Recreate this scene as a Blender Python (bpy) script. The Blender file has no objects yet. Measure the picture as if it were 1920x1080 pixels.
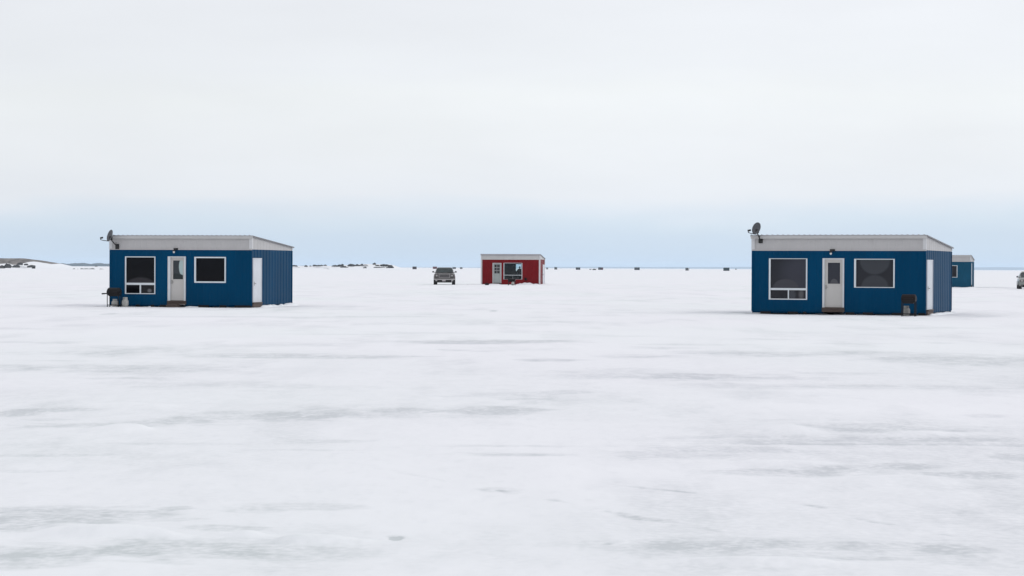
import bpy, bmesh, math, random
import numpy as np
from mathutils import Vector, Matrix, noise as mnoise

random.seed(7)
scene = bpy.context.scene
COL = scene.collection
R = math.radians

# ------------------------------------------------------------------ camera
F = 4000.0                       # focal length in pixels of the 1920 wide frame
CAM_H = 1.9
PITCH = math.atan(37.9 / F)
ROLL = 0.0044
FWD = Vector((0, math.cos(PITCH), -math.sin(PITCH)))
R0 = Vector((1, 0, 0))
U0 = R0.cross(FWD)
RIGHT = R0 * math.cos(ROLL) + U0 * math.sin(ROLL)
UP = U0 * math.cos(ROLL) - R0 * math.sin(ROLL)
EYE = Vector((0, 0, CAM_H))
cam_d = bpy.data.cameras.new('camera')
cam_d.sensor_width = 36.0
cam_d.lens = F / 1920 * 36.0
cam_d.clip_start = 0.3
cam_d.clip_end = 120000
cam = bpy.data.objects.new('camera', cam_d)
COL.objects.link(cam)
m3 = Matrix((RIGHT, UP, -FWD)).transposed()
cam.matrix_world = Matrix.Translation(EYE) @ m3.to_4x4()
scene.camera = cam


def ray(px, py):
    return (FWD + RIGHT * ((px - 960) / F) + UP * ((540 - py) / F))


def at_depth(px, py, D):
    d = ray(px, py)
    return EYE + d * (D / d.y)


def ground(px, py, z=0.0):
    d = ray(px, py)
    return EYE + d * ((z - CAM_H) / d.z)


def horizon(px):
    return 502.1 + ROLL * (px - 960)


def snow_z(y):                    # the snow cover thickens slightly farther out
    t = min(1, max(0, (y - 110) / 90))
    return 0.15 * t * t * (3 - 2 * t)


# ------------------------------------------------------------------ materials
def nodes_of(name):
    m = bpy.data.materials.new(name)
    m.use_nodes = True
    nt = m.node_tree
    nt.nodes.clear()
    out = nt.nodes.new('ShaderNodeOutputMaterial')
    return m, nt, out


def mat(name, col, rough=0.6, metal=0.0, spec=0.5, var=0.0, scale=3.0, stretch=(1, 1, 1), bump=0.0, coat=0.0, col2=None, c2at=(0.5, 0.7)):
    m, nt, out = nodes_of(name)
    b = nt.nodes.new('ShaderNodeBsdfPrincipled')
    nt.links.new(b.outputs[0], out.inputs[0])
    b.inputs['Base Color'].default_value = (*col, 1)
    b.inputs['Roughness'].default_value = rough
    b.inputs['Metallic'].default_value = metal
    b.inputs['Specular IOR Level'].default_value = spec
    if coat:
        b.inputs['Coat Weight'].default_value = coat
        b.inputs['Coat Roughness'].default_value = 0.1
    if var or bump or col2:
        tc = nt.nodes.new('ShaderNodeTexCoord')
        mp = nt.nodes.new('ShaderNodeMapping')
        mp.inputs['Scale'].default_value = stretch
        nt.links.new(tc.outputs['Object'], mp.inputs[0])
        n = nt.nodes.new('ShaderNodeTexNoise')
        n.inputs['Scale'].default_value = scale
        n.inputs['Detail'].default_value = 5
        nt.links.new(mp.outputs[0], n.inputs['Vector'])
        if var or col2:
            r = nt.nodes.new('ShaderNodeValToRGB')
            e = r.color_ramp.elements
            if col2:
                e[0].position, e[1].position = c2at
                e[0].color = (*col, 1)
                e[1].color = (*col2, 1)
            else:
                e[0].position, e[1].position = 0.3, 0.7
                e[0].color = (*[c * (1 - var) for c in col], 1)
                e[1].color = (*[min(1, c * (1 + var)) for c in col], 1)
            nt.links.new(n.outputs[0], r.inputs[0])
            nt.links.new(r.outputs[0], b.inputs['Base Color'])
        if bump:
            bp = nt.nodes.new('ShaderNodeBump')
            bp.inputs['Strength'].default_value = bump
            bp.inputs['Distance'].default_value = 0.02
            nt.links.new(n.outputs[0], bp.inputs['Height'])
            nt.links.new(bp.outputs[0], b.inputs['Normal'])
    return m


def pane_mat(name, base, spec, shapes=(), rough=0.06):
    """dark window glass; shapes are soft ellipses of another tone in the thing's own metres"""
    m, nt, out = nodes_of(name)
    b = nt.nodes.new('ShaderNodeBsdfPrincipled')
    nt.links.new(b.outputs[0], out.inputs[0])
    b.inputs['Roughness'].default_value = rough
    b.inputs['Specular IOR Level'].default_value = spec
    b.inputs['Base Color'].default_value = (*base, 1)
    if shapes:
        tc = nt.nodes.new('ShaderNodeTexCoord')
        last = None
        for (cx, cz, rx, rz, c, soft) in shapes:
            v = nt.nodes.new('ShaderNodeVectorMath'); v.operation = 'SUBTRACT'
            nt.links.new(tc.outputs['Object'], v.inputs[0]); v.inputs[1].default_value = (cx, 0, cz)
            s = nt.nodes.new('ShaderNodeVectorMath'); s.operation = 'MULTIPLY'
            nt.links.new(v.outputs[0], s.inputs[0]); s.inputs[1].default_value = (1 / rx, 0, 1 / rz)
            l = nt.nodes.new('ShaderNodeVectorMath'); l.operation = 'LENGTH'
            nt.links.new(s.outputs[0], l.inputs[0])
            mr = nt.nodes.new('ShaderNodeMapRange'); mr.interpolation_type = 'SMOOTHSTEP'
            nt.links.new(l.outputs['Value'], mr.inputs[0])
            mr.inputs[1].default_value = 1 + soft; mr.inputs[2].default_value = 1 - soft
            mx = nt.nodes.new('ShaderNodeMix'); mx.data_type = 'RGBA'
            nt.links.new(mr.outputs[0], mx.inputs[0])
            if last is None:
                mx.inputs[6].default_value = (*base, 1)
            else:
                nt.links.new(last, mx.inputs[6])
            mx.inputs[7].default_value = (*c, 1)
            last = mx.outputs[2]
        nt.links.new(last, b.inputs['Base Color'])
    return m


def clear_glass(name):
    m, nt, out = nodes_of(name)
    t = nt.nodes.new('ShaderNodeBsdfTransparent'); t.inputs[0].default_value = (0.86, 0.92, 0.93, 1)
    g = nt.nodes.new('ShaderNodeBsdfGlossy'); g.inputs['Roughness'].default_value = 0.03
    x = nt.nodes.new('ShaderNodeMixShader'); x.inputs[0].default_value = 0.022
    nt.links.new(t.outputs[0], x.inputs[1]); nt.links.new(g.outputs[0], x.inputs[2])
    nt.links.new(x.outputs[0], out.inputs[0])
    return m


M = {}
M['blue'] = mat('blue_painted_metal', (0.0006, 0.045, 0.110), 0.34, spec=0.022, var=0.13, scale=0.6, stretch=(1, 1, 0.35), bump=0.05)
M['palerblue'] = mat('paler_blue_painted_metal', (0.010, 0.072, 0.130), 0.4, spec=0.035, var=0.10, scale=0.5)  # paler blue tone, used on the far cabin alone
M['band'] = mat('pale_grey_metal', (0.44, 0.43, 0.43), 0.45, spec=0.4, var=0.04, scale=1.2)
M['trim'] = mat('white_trim_metal', (0.56, 0.56, 0.57), 0.45, spec=0.4, var=0.03, scale=4)
M['paleband'] = mat('off_white_metal', (0.52, 0.51, 0.505), 0.5, var=0.04, scale=2)
M['roofgrey'] = mat('lilac_grey_metal', (0.36, 0.35, 0.37), 0.5, var=0.04, scale=2)
M['fascia'] = mat('grey_white_fascia', (0.47, 0.465, 0.46), 0.5, var=0.04, scale=2)
M['roof'] = mat('galvanised_roof_metal', (0.33, 0.33, 0.35), 0.4, metal=0.3, var=0.08, scale=1.5)
M['roofedge'] = mat('roof_edge_metal', (0.16, 0.16, 0.17), 0.5)
M['vinyl'] = mat('white_vinyl_frame', (0.66, 0.70, 0.73), 0.4, spec=0.3, var=0.03, scale=6)
M['door'] = mat('off_white_door_paint', (0.52, 0.50, 0.48), 0.5, spec=0.35, var=0.06, scale=1.5, stretch=(1, 1, 0.5))
M['doortrim'] = mat('white_door_trim', (0.60, 0.62, 0.64), 0.45, var=0.05, scale=3)
M['sidedoor'] = mat('white_side_door_paint', (0.60, 0.62, 0.66), 0.45, var=0.05, scale=2)
M['threshold'] = mat('worn_brown_wood', (0.09, 0.065, 0.055), 0.8, var=0.35, scale=9, stretch=(1, 1, 4))
M['block'] = mat('dark_timber_block', (0.010, 0.008, 0.008), 0.9, var=0.4, scale=7)
M['black'] = mat('black_enamel', (0.009, 0.008, 0.009), 0.5, spec=0.2, var=0.3, scale=9)
M['rust'] = mat('sooty_brown_enamel', (0.010, 0.006, 0.0065), 0.6, spec=0.2, var=0.4, scale=8)
M['steel'] = mat('dull_steel', (0.30, 0.29, 0.28), 0.35, metal=0.8)
M['dish'] = mat('dark_grey_dish', (0.075, 0.078, 0.088), 0.5, var=0.1, scale=6)
M['tank'] = mat('weathered_white_tank', (0.37, 0.365, 0.345), 0.5, var=0.2, scale=9)
M['shadedtank'] = mat('weathered_shaded_tank', (0.20, 0.20, 0.19), 0.6, var=0.25, scale=9)  # tank colour darkened to stand for the shade under the grill
M['lamp'] = mat('lamp_housing', (0.012, 0.012, 0.012), 0.5)
M['bulb'] = mat('frosted_bulb', (0.75, 0.75, 0.72), 0.3)
M['floor'] = mat('dark_underside', (0.02, 0.018, 0.016), 0.9)
M['red'] = mat('red_painted_metal', (0.165, 0.004, 0.007), 0.42, spec=0.12, var=0.12, scale=0.8)
M['reddoor'] = mat('grey_green_door_paint', (0.33, 0.36, 0.355), 0.5, var=0.06, scale=2)
M['lining'] = mat('dark_panel_lining', (0.028, 0.032, 0.042), 0.8, var=0.25, scale=3)
M['snow'] = mat('heaped_snow', (0.85, 0.865, 0.89), 0.75, spec=0.2, var=0.05, scale=4, bump=0.3)
M['glass'] = clear_glass('clear_window_glass')
M['rock'] = mat('dark_lake_rock', (0.055, 0.056, 0.058), 0.85, var=0.5, scale=0.22, bump=0.4)
M['rock_brown'] = mat('brown_grey_rock', (0.16, 0.145, 0.135), 0.85, var=0.4, scale=0.15, bump=0.4)

# ------------------------------------------------------------------ helpers
class MB:
    def __init__(self):
        self.v = []; self.f = []

    def add(self, vs, fs):
        k = len(self.v)
        self.v += [tuple(p) for p in vs]
        self.f += [tuple(i + k for i in q) for q in fs]

    def box(self, x0, x1, y0, y1, z0, z1, mp=None):
        vs = [(x, y, z) for x in (x0, x1) for y in (y0, y1) for z in (z0, z1)]
        if mp: vs = [mp(*p) for p in vs]
        self.add(vs, [(0, 1, 3, 2), (4, 6, 7, 5), (0, 4, 5, 1), (2, 3, 7, 6), (0, 2, 6, 4), (1, 5, 7, 3)])

    def hexa(self, vs):            # 8 corners ordered like box
        self.add(vs, [(0, 1, 3, 2), (4, 6, 7, 5), (0, 4, 5, 1), (2, 3, 7, 6), (0, 2, 6, 4), (1, 5, 7, 3)])

    def ring(self, mp, a0, a1, z0, z1, l, r, b, t, o0, o1):
        self.box(a0, a0 + l, o0, o1, z0, z1, mp)
        self.box(a1 - r, a1, o0, o1, z0, z1, mp)
        self.box(a0 + l, a1 - r, o0, o1, z0, z0 + b, mp)
        self.box(a0 + l, a1 - r, o0, o1, z1 - t, z1, mp)

    def tube(self, pts, rad, n=8):
        pts = [Vector(p) for p in pts]
        rads = rad if isinstance(rad, (list, tuple)) else [rad] * len(pts)
        rings = []
        for i, p in enumerate(pts):
            d = (pts[min(i + 1, len(pts) - 1)] - pts[max(i - 1, 0)]).normalized()
            a = d.cross(Vector((0, 0, 1)) if abs(d.z) < 0.9 else Vector((1, 0, 0))).normalized()
            b = d.cross(a)
            rings.append([p + (a * math.cos(t) + b * math.sin(t)) * rads[i] for t in [2 * math.pi * k / n for k in range(n)]])
        self.loft(rings)

    def loft(self, rings, cap=True):
        n = len(rings[0]); vs = [p for r in rings for p in r]; fs = []
        for i in range(len(rings) - 1):
            for k in range(n):
                fs.append((i * n + k, i * n + (k + 1) % n, (i + 1) * n + (k + 1) % n, (i + 1) * n + k))
        if cap:
            fs.append(tuple(range(n - 1, -1, -1)))
            fs.append(tuple((len(rings) - 1) * n + k for k in range(n)))
        self.add(vs, fs)

    def lathe(self, prof, c=(0, 0, 0), n=20, axis='z'):
        rings = []
        for r, h in prof:
            ring = []
            for k in range(n):
                t = 2 * math.pi * k / n
                if axis == 'z': ring.append((c[0] + r * math.cos(t), c[1] + r * math.sin(t), c[2] + h))
                else: ring.append((c[0] + h, c[1] + r * math.cos(t), c[2] + r * math.sin(t)))
            rings.append(ring)
        self.loft(rings)

    def build(self, name, m, parent=None, smooth=False):
        me = bpy.data.meshes.new(name)
        me.from_pydata(self.v, [], self.f)
        bm = bmesh.new(); bm.from_mesh(me)
        bmesh.ops.recalc_face_normals(bm, faces=bm.faces)
        bm.to_mesh(me); bm.free()
        me.materials.append(m)
        if smooth:
            for p in me.polygons: p.use_smooth = True
        o = bpy.data.objects.new(name, me)
        COL.objects.link(o)
        if parent: o.parent = parent
        return o


def tag(o, label=None, cat=None, group=None, kind=None):
    if label: o['label'] = label
    if cat: o['category'] = cat
    if group: o['group'] = group
    if kind: o['kind'] = kind
    return o


def thing(name, label, cat, loc, rz=0.0, group=None):
    o = bpy.data.objects.new(name, None)
    o.empty_display_size = 0.2
    COL.objects.link(o)
    o.location = loc; o.rotation_euler = (0, 0, rz)
    return tag(o, label, cat, group)


def ribbed(mb, mp, u0, u1, z0, ztop, holes=(), pitch=0.305, depth=0.009):
    us = {u0, u1}
    prof = [(-0.05, 0), (-0.025, depth), (0.025, depth), (0.05, 0)]
    k = 1
    ribs = []
    while u0 + pitch * k < u1 - 0.08:
        ribs.append(u0 + pitch * k); k += 1
    for r in ribs:
        for du, _ in prof: us.add(round(r + du, 4))
    for h in holes: us |= {h[0], h[1]}
    us = sorted(u for u in us if u0 <= u <= u1)

    def o(u):
        for r in ribs:
            t = abs(u - r)
            if t <= 0.0501:
                return depth if t <= 0.0251 else depth * (0.05 - t) / 0.025
        return 0.0
    zt = ztop if callable(ztop) else (lambda u: ztop)
    zin = sorted({z for h in holes for z in (h[2], h[3])})
    cols = [[z0] + zin + [zt(u)] for u in us]
    nz = len(cols[0])
    vs = [mp(u, o(u), z) for u, c in zip(us, cols) for z in c]
    fs = []
    for i in range(len(us) - 1):
        um = (us[i] + us[i + 1]) / 2
        for j in range(nz - 1):
            zm = (cols[i][j] + cols[i][j + 1]) / 2
            if any(h[0] < um < h[1] and h[2] < zm < h[3] for h in holes): continue
            fs.append((i * nz + j, (i + 1) * nz + j, (i + 1) * nz + j + 1, i * nz + j + 1))
    mb.add(vs, fs)


# ------------------------------------------------------------------ cabins
class Cabin:
    def __init__(s, name, label, xl, xc, xb, ymid, D, theta, zb, zband, zf, zr, group=None):
        s.th = theta
        e = Vector((math.cos(theta), -math.sin(theta), 0)); g = Vector((math.sin(theta), math.cos(theta), 0))
        s.e, s.g = e, g
        C = at_depth(xc, ymid, D); C.z = 0
        s.C = C
        s.W = 0
        s.W = -s.front(xl, ymid)[0]
        s.d = s.side(xb, ymid)[0]
        s.zb, s.zband, s.zf, s.zr = zb, zband, zf, zr
        s.root = thing(name, label, 'cabin', C - e * s.W, -theta, group)
        W, d = s.W, s.d
        s.mf = lambda a, o, z: (a, -o, z)
        s.ms = lambda a, o, z: (W + o, a, z)
        s.ml = lambda a, o, z: (-o, a, z)
        s.mbk = lambda a, o, z: (a, d + o, z)

    def _pl(s, px, py, p0, n):
        d = ray(px, py)
        t = (p0 - EYE).dot(n) / d.dot(n)
        return EYE + d * t

    def front(s, px, py):
        p = s._pl(px, py, s.C, s.g)
        return s.W + (p - s.C).dot(s.e), p.z

    def side(s, px, py):
        p = s._pl(px, py, s.C, s.e)
        return (p - s.C).dot(s.g), p.z

    def back(s, px, py):
        p = s._pl(px, py, s.C + s.g * s.d, s.g)
        return s.W + (p - s.C).dot(s.e), p.z

    def frect(s, x0, y0, x1, y1):
        a0, z1 = s.front(x0, y0); a1, z0 = s.front(x1, y1)
        return a0, a1, z0, z1

    def srect(s, x0, y0, x1, y1):
        a0, z1 = s.side(x0, y0); a1, z0 = s.side(x1, y1)
        return a0, a1, z0, z1

    def shell(s, wallm, holes_f=(), holes_s=(), holes_b=(), full_trim=False, band_pitch=0.305, corner_w=0.11):
        W, d, root = s.W, s.d, s.root
        dz = (s.zr - s.zf) / (d + 0.2)
        ru = lambda y: s.zf + dz * (y + 0.08) - 0.035      # underside of the roof
        mb = MB()
        shr = lambda hs: [(h[0] + 0.03, h[1] - 0.03, h[2] + 0.03, h[3] - 0.03) for h in hs]
        ribbed(mb, s.mf, 0, W, s.zb, s.zband, shr(holes_f))
        ribbed(mb, s.ms, 0, d, s.zb, s.zband, shr(holes_s), pitch=0.457, depth=0.013)
        ribbed(mb, s.ml, 0, d, s.zb, s.zband, pitch=0.457, depth=0.013)
        ribbed(mb, s.mbk, 0, W, s.zb, s.zband, shr(holes_b))
        if not full_trim:
            for x in (0, W):
                for y in (0, d):
                    mb.box(x - 0.028 if x == 0 else x - 0.05, x + 0.05 if x == 0 else x + 0.028,
                           y - 0.022 if y == 0 else y - 0.05, y + 0.05 if y == 0 else y + 0.022, s.zb - 0.005, s.zband - 0.002)
        mb.build('wall', wallm, root)
        up = MB()
        ribbed(up, s.mf, 0, W, s.zband, ru(0), pitch=band_pitch)
        ribbed(up, s.ms, 0, d, s.zband, ru, pitch=0.457, depth=0.011)
        ribbed(up, s.ml, 0, d, s.zband, ru, pitch=0.457, depth=0.011)
        ribbed(up, s.mbk, 0, W, s.zband, ru(d), pitch=band_pitch)
        up.box(-0.03, W + 0.03, -0.03, 0.02, s.zband - 0.03, s.zband + 0.03)       # drip strip between the two claddings
        up.build('upper_cladding', M['paleband'] if full_trim else M['band'], root)
        for x, y in ((W, 0), (0, 0), (W, d), (0, d)):
            t = MB()
            z0 = s.zb - 0.01 if full_trim else s.zband + 0.031
            c = corner_w
            t.box(x - c if x else -0.036, x + 0.036 if x else c, y - 0.036 if not y else y - c, y + 0.036 if y else c, z0, ru(y if not y else d) - 0.012)
            t.build('corner_trim', M['trim'], root)
        rf = MB()
        y0, y1, x0, x1 = -0.08, d + 0.12, -0.07, W + 0.07
        rf.hexa([(x, y, z) for x in (x0, x1) for y, zt in ((y0, s.zf), (y1, s.zr)) for z in (zt - 0.032, zt)])
        k = x0 + 0.03
        while k < x1:
            rf.hexa([(x, y, z) for x in (k - 0.022, k + 0.022) for y, zt in ((y0 - 0.004, s.zf), (y1 + 0.004, s.zr)) for z in (zt - 0.004, zt + 0.022)])
            k += 0.2286
        r = rf.build('roof', M['roof'], root)
        fa = MB()
        fa.box(x0 + 0.01, x1 - 0.01, y0 + 0.002, y0 + 0.04, s.zf - 0.155, s.zf - 0.033)
        fa.build('fascia', M['roofgrey'] if full_trim else M['fascia'], r)
        for x in (x1 - 0.006, x0 - 0.012):
            e = MB()
            e.hexa([(xx, y, z) for xx in (x, x + 0.018) for y, zt in ((y0 + 0.05, s.zf - 0.004), (y1, s.zr)) for z in (zt - 0.06, zt - 0.006)])
            e.build('roof_edge', M['roofedge'], r)
        fl = MB(); fl.box(0.03, W - 0.03, 0.03, d - 0.03, s.zb + 0.01, s.zb + 0.09)
        fl.build('floor', M['floor'], root)

    def window(s, rect, panes, fm, pms, mp=None, prot=0.026, slim=0.012):
        mp = mp or s.mf
        rect = (rect[0] + slim, rect[1] - slim, rect[2] + slim, rect[3] - slim)
        panes = [(p[0] - slim * .4, p[1] + slim * .4, p[2] - slim * .4, p[3] + slim * .4) for p in panes]
        a0, a1, z0, z1 = rect
        fr = MB(); w = 0.06
        zs = sorted({p[2] for p in panes} | {p[3] for p in panes})
        l = min(p[0] for p in panes) - a0; r_ = a1 - max(p[1] for p in panes)
        b = min(p[2] for p in panes) - z0; t = z1 - max(p[3] for p in panes)
        fr.ring(mp, a0, a1, z0, z1, l, r_, b, t, -0.06, prot)
        lows = [p for p in panes if p[3] < max(q[3] for q in panes) - 0.05]
        if lows:
            zl = max(p[3] for p in lows); zu = min(p[2] for p in panes if p not in lows)
            fr.box(a0 + l, a1 - r_, -0.06, prot - 0.006, zl, zu, mp)
            lows.sort()
            for p, q in zip(lows, lows[1:]):
                fr.box(p[1], q[0], -0.06, prot - 0.010, z0 + b, zl, mp)
        f = fr.build('window', fm, s.root)
        for p, pm in zip(panes, pms):
            g = MB(); g.box(p[0] - 0.004, p[1] + 0.004, -0.03, -0.022, p[2] - 0.004, p[3] + 0.004, mp)
            g.build('pane', pm, f)
        return f

    def door(s, name, outer, slab, glass, dm, tm, pm, handle, mp=None, lites=None, recess=0.05, zth=None):
        mp = mp or s.mf
        a0, a1, z0, z1 = outer
        b0, b1, c0, c1 = slab
        sl = MB()
        if glass:
            g0, g1, h0, h1 = glass
            sl.ring(mp, b0 + 0.002, b1 - 0.002, c0 + 0.004, c1 - 0.002, g0 - b0, b1 - g1, h0 - c0, c1 - h1, -recess - 0.04, -recess)
            sl.ring(mp, g0 - 0.035, g1 + 0.035, h0 - 0.035, h1 + 0.035, 0.037, 0.037, 0.037, 0.037, -recess - 0.002, -recess + 0.014)
        else:
            sl.box(b0 + 0.002, b1 - 0.002, -recess - 0.04, -recess, c0 + 0.004, c1 - 0.002, mp)
        d = sl.build(name, dm, s.root)
        fr = MB()
        fr.box(a0, b0, -0.1, 0.045, z0, z1, mp); fr.box(b1, a1, -0.1, 0.045, z0, z1, mp)
        fr.box(b0, b1, -0.1, 0.045, c1, z1, mp)
        fr.build('door_frame', tm, d)
        if glass:
            g = MB(); g.box(g0 - 0.004, g1 + 0.004, -recess - 0.026, -recess - 0.018, h0 - 0.004, h1 + 0.004, mp)
            g.build('pane', pm, d)
            if lites:
                mu = MB()
                for i in (1, 2):
                    u = g0 + (g1 - g0) * i / 3
                    mu.box(u - 0.014, u + 0.014, -recess - 0.017, -recess + 0.008, h0, h1, mp)
                    zz = h0 + (h1 - h0) * i / 3
                    mu.box(g0, g1, -recess - 0.016, -recess + 0.006, zz - 0.014, zz + 0.014, mp)
                mu.build('glazing_bars', tm, d)
        ha, hz = handle
        h = MB()
        h.box(ha - 0.025, ha + 0.025, -recess - 0.001, -recess + 0.012, hz - 0.09, hz + 0.09, mp)
        h.tube([mp(ha, -recess, hz), mp(ha, -recess + 0.07, hz)], 0.014)
        h.tube([mp(ha, -recess + 0.065, hz), mp(ha + 0.1, -recess + 0.065, hz)], 0.013)
        h.build('handle', M['steel'], d)
        if zth is not None:
            t = MB()
            t.box(a0 - 0.02, a1 + 0.02, -0.1, 0.06, zth, z0 - 0.002, mp)
            t.box(a0 - 0.01, a1 + 0.01, -0.06, 0.10, z0 - 0.05, z0 - 0.003, mp)
            t.build('threshold', M['threshold'], d)
        return d

    def blocks(s, spans, y=(0.02, 0.5), side=()):
        for a0, a1, z0, z1 in spans:
            b = MB()
            b.box(a0, a1, y[0] - 0.05, y[1], z0, z1 - 0.004)
            b.box(a0 + 0.03, a1 - 0.05, y[0] - 0.11, y[1] - 0.1, z0, z0 + (z1 - z0) * 0.5)
            b.build('support_block', M['block'], s.root)

    def lamp(s, px, py):
        a, z = s.front(px, py)
        l = MB()
        l.box(a - 0.09, a + 0.12, -0.005, 0.06, z - 0.0, z + 0.09, s.mf)
        l.tube([s.mf(a + 0.05, 0.05, z + 0.05), s.mf(a + 0.03, 0.16, z + 0.03), s.mf(a - 0.02, 0.2, z + 0.0)], 0.03)
        l.lathe([(0.03, 0.0), (0.055, -0.02), (0.07, -0.06), (0.066, -0.062)], s.mf(a - 0.02, 0.2, z + 0.01), 14)
        o = l.build('porch_lamp', M['lamp'], s.root)
        b = MB(); b.lathe([(0.02, 0), (0.045, -0.03), (0.05, -0.06), (0.03, -0.1), (0.005, -0.11)], s.mf(a - 0.02, 0.2, z - 0.04), 12)
        b.build('bulb', M['bulb'], o, True)

    def dish(s, cx, cy, mx, my, fx, fy, rw, rh, face_az):
        """satellite dish on a bent mast at the front corner; face_az: angle of the facing direction from -y towards -x"""
        a, z = s.front(cx, cy); am, zm = s.front(mx, my); af, zf_ = s.front(fx, fy)
        off = 0.38
        c = Vector((a, -off, z))
        nrm = Vector((-math.sin(face_az), -math.cos(face_az), 0.30)).normalized()
        sd = nrm.cross(Vector((0, 0, 1))).normalized(); upv = sd.cross(nrm).normalized()
        bowl = MB(); nr, ns = 6, 28
        vs = []; fs = []
        for sgn, back in ((0, 0.0), (1, -0.012)):
            for i in range(nr + 1):
                t = i / nr
                for k in range(ns):
                    an = 2 * math.pi * k / ns
                    vs.append(c + sd * (rw * t * math.cos(an)) + upv * (rh * t * math.sin(an)) + nrm * (0.07 * t * t - 0.05 + back))
        L = (nr + 1) * ns
        for base in (0, L):
            for i in range(nr):
                for k in range(ns):
                    fs.append((base + i * ns + k, base + i * ns + (k + 1) % ns, base + (i + 1) * ns + (k + 1) % ns, base + (i + 1) * ns + k))
        for k in range(ns):
            fs.append((nr * ns + k, nr * ns + (k + 1) % ns, L + nr * ns + (k + 1) % ns, L + nr * ns + k))
        bowl.add(vs, fs)
        o = bowl.build('satellite_dish', M['dish'], s.root, True)
        ms = MB()
        bk = c - nrm * 0.07
        foot = Vector((am, -0.03, zm))
        ms.tube([foot, Vector((am, -0.14, zm + 0.02)), bk - upv * 0.16 - nrm * 0.02, bk - upv * 0.02], 0.026, 10)
        ms.box(am - 0.09, am + 0.09, 0.018, 0.05, zm - 0.13, zm + 0.11, s.mf)
        ms.tube([Vector((am - 0.06, -0.04, zm + 0.1)), Vector((am - 0.02, -0.15, zm + 0.18))], 0.016)
        ms.box(-0.07 + (bk - upv * 0.1).x, 0.07 + (bk - upv * 0.1).x, (bk - upv * 0.1).y - 0.03, (bk - upv * 0.1).y + 0.05, (bk - upv * 0.1).z - 0.08, (bk - upv * 0.1).z + 0.08)
        ms.build('mast', M['lamp'], o)
        fd = MB()
        feed = Vector((af, c.y - 0.30, zf_))
        low = c - upv * rh * 0.95
        fd.tube([low - nrm * 0.02, low * 0.35 + feed * 0.65 - Vector((0, 0, 0.06)), feed - Vector((0, 0, 0.07)), feed], [0.016, 0.016, 0.018, 0.02])
        fd.tube([feed - Vector((0.01, 0, 0)), feed + (c - feed).normalized() * 0.12], [0.045, 0.04], 10)
        fd.build('feed_arm', M['lamp'], o)


def snow_strip(label, pts, width, hmin, hmax, seed, zbase, step=0.12):
    """an uneven low bank of snow along a polyline of points"""
    rnd = random.Random(seed)
    P = [Vector((p[0], p[1], 0)) for p in pts]
    samples = []
    for a, b in zip(P, P[1:]):
        n = max(2, int((b - a).length / step))
        for i in range(n):
            samples.append((a.lerp(b, i / n), (b - a).normalized()))
    samples.append((P[-1], (P[-1] - P[-2]).normalized()))
    rings = []
    N = len(samples)
    for i, (p, t) in enumerate(samples):
        side = Vector((t.y, -t.x, 0))
        nz = mnoise.fractal(Vector((i * step * 1.3, seed * 3.1, 0)), 1.0, 2.0, 4) * 0.5 + 0.5
        h = hmin + (hmax - hmin) * max(0, min(1, nz))
        end = min(1, i / 6, (N - 1 - i) / 6)
        h *= end
        w = width * (0.7 + 0.6 * mnoise.noise(Vector((i * step, seed, 5)))) * (0.4 + 0.6 * end)
        ring = []
        for k in range(9):
            u = k / 8 * 2 - 1
            hh = h * (1 - u * u) ** 0.8 * (1 + 0.35 * mnoise.noise(Vector((i * step * 2, u * 2, seed)))) if abs(u) < 1 else 0
            ring.append(p + side * (w * u) + Vector((0, 0, zbase + hh - 0.03)))
        rings.append(ring)
    mb = MB()
    n = 9
    vs = [q for r in rings for q in r]; fs = []
    for i in range(N - 1):
        for k in range(n - 1):
            fs.append((i * n + k, i * n + k + 1, (i + 1) * n + k + 1, (i + 1) * n + k))
    mb.add(vs, fs)
    o = mb.build('snow_bank', M['snow'], None, True)
    tag(o, label, kind='structure')
    return o


dark = (0.0035, 0.0035, 0.005)
# ---- left blue cabin
A = Cabin('fishing_cabin', 'royal blue metal cabin between the rocky shore and the parked pickup', 206.5, 471.5, 547.3, 520, 98.6, R(11), 0.11, 2.694, 3.34, 2.885,
          'blue fishing cabins on the ice')
w1 = A.frect(234.3, 480.3, 291.7, 551.9)
p1 = [A.frect(237.4, 482.6, 289.4, 530.2), A.frect(236.8, 534.4, 261.8, 549.6), A.frect(264.6, 534.4, 289.4, 549.6)]
w2 = A.frect(364.2, 481, 424, 531)
p2 = [A.frect(367.8, 484.0, 421, 527.6)]
d1 = A.frect(315, 480.8, 348.4, 564); s1 = A.frect(319.8, 482.6, 345.2, 563.6); g1 = A.frect(323.9, 488.2, 342.7, 523.8)
sd = A.srect(473.2, 483.8, 489.3, 566.4)
A.shell(M['blue'], [w1, w2, (d1[0], d1[1], A.zb - 0.1, d1[3])], [(max(sd[0], 0.06), sd[1], A.zb - 0.1, sd[3])])
gl = [A.front(263, 553)]
pm1 = pane_mat('dark_pane_with_low_dome', dark, 0.12, [(A.front(263, 545)[0], A.front(263, 545)[1], 0.85, 0.62, (0.034, 0.032, 0.036), 0.10)])  # one soft paler ellipse low in the pane
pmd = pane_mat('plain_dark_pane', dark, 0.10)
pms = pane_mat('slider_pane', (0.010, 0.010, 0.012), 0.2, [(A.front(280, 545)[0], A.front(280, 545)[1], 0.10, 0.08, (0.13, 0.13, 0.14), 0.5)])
A.window(w1, p1, M['vinyl'], [pm1, pmd, pms])
A.window(w2, p2, M['vinyl'], [pmd])
cx, cz = A.front(343.5, 497)
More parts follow.
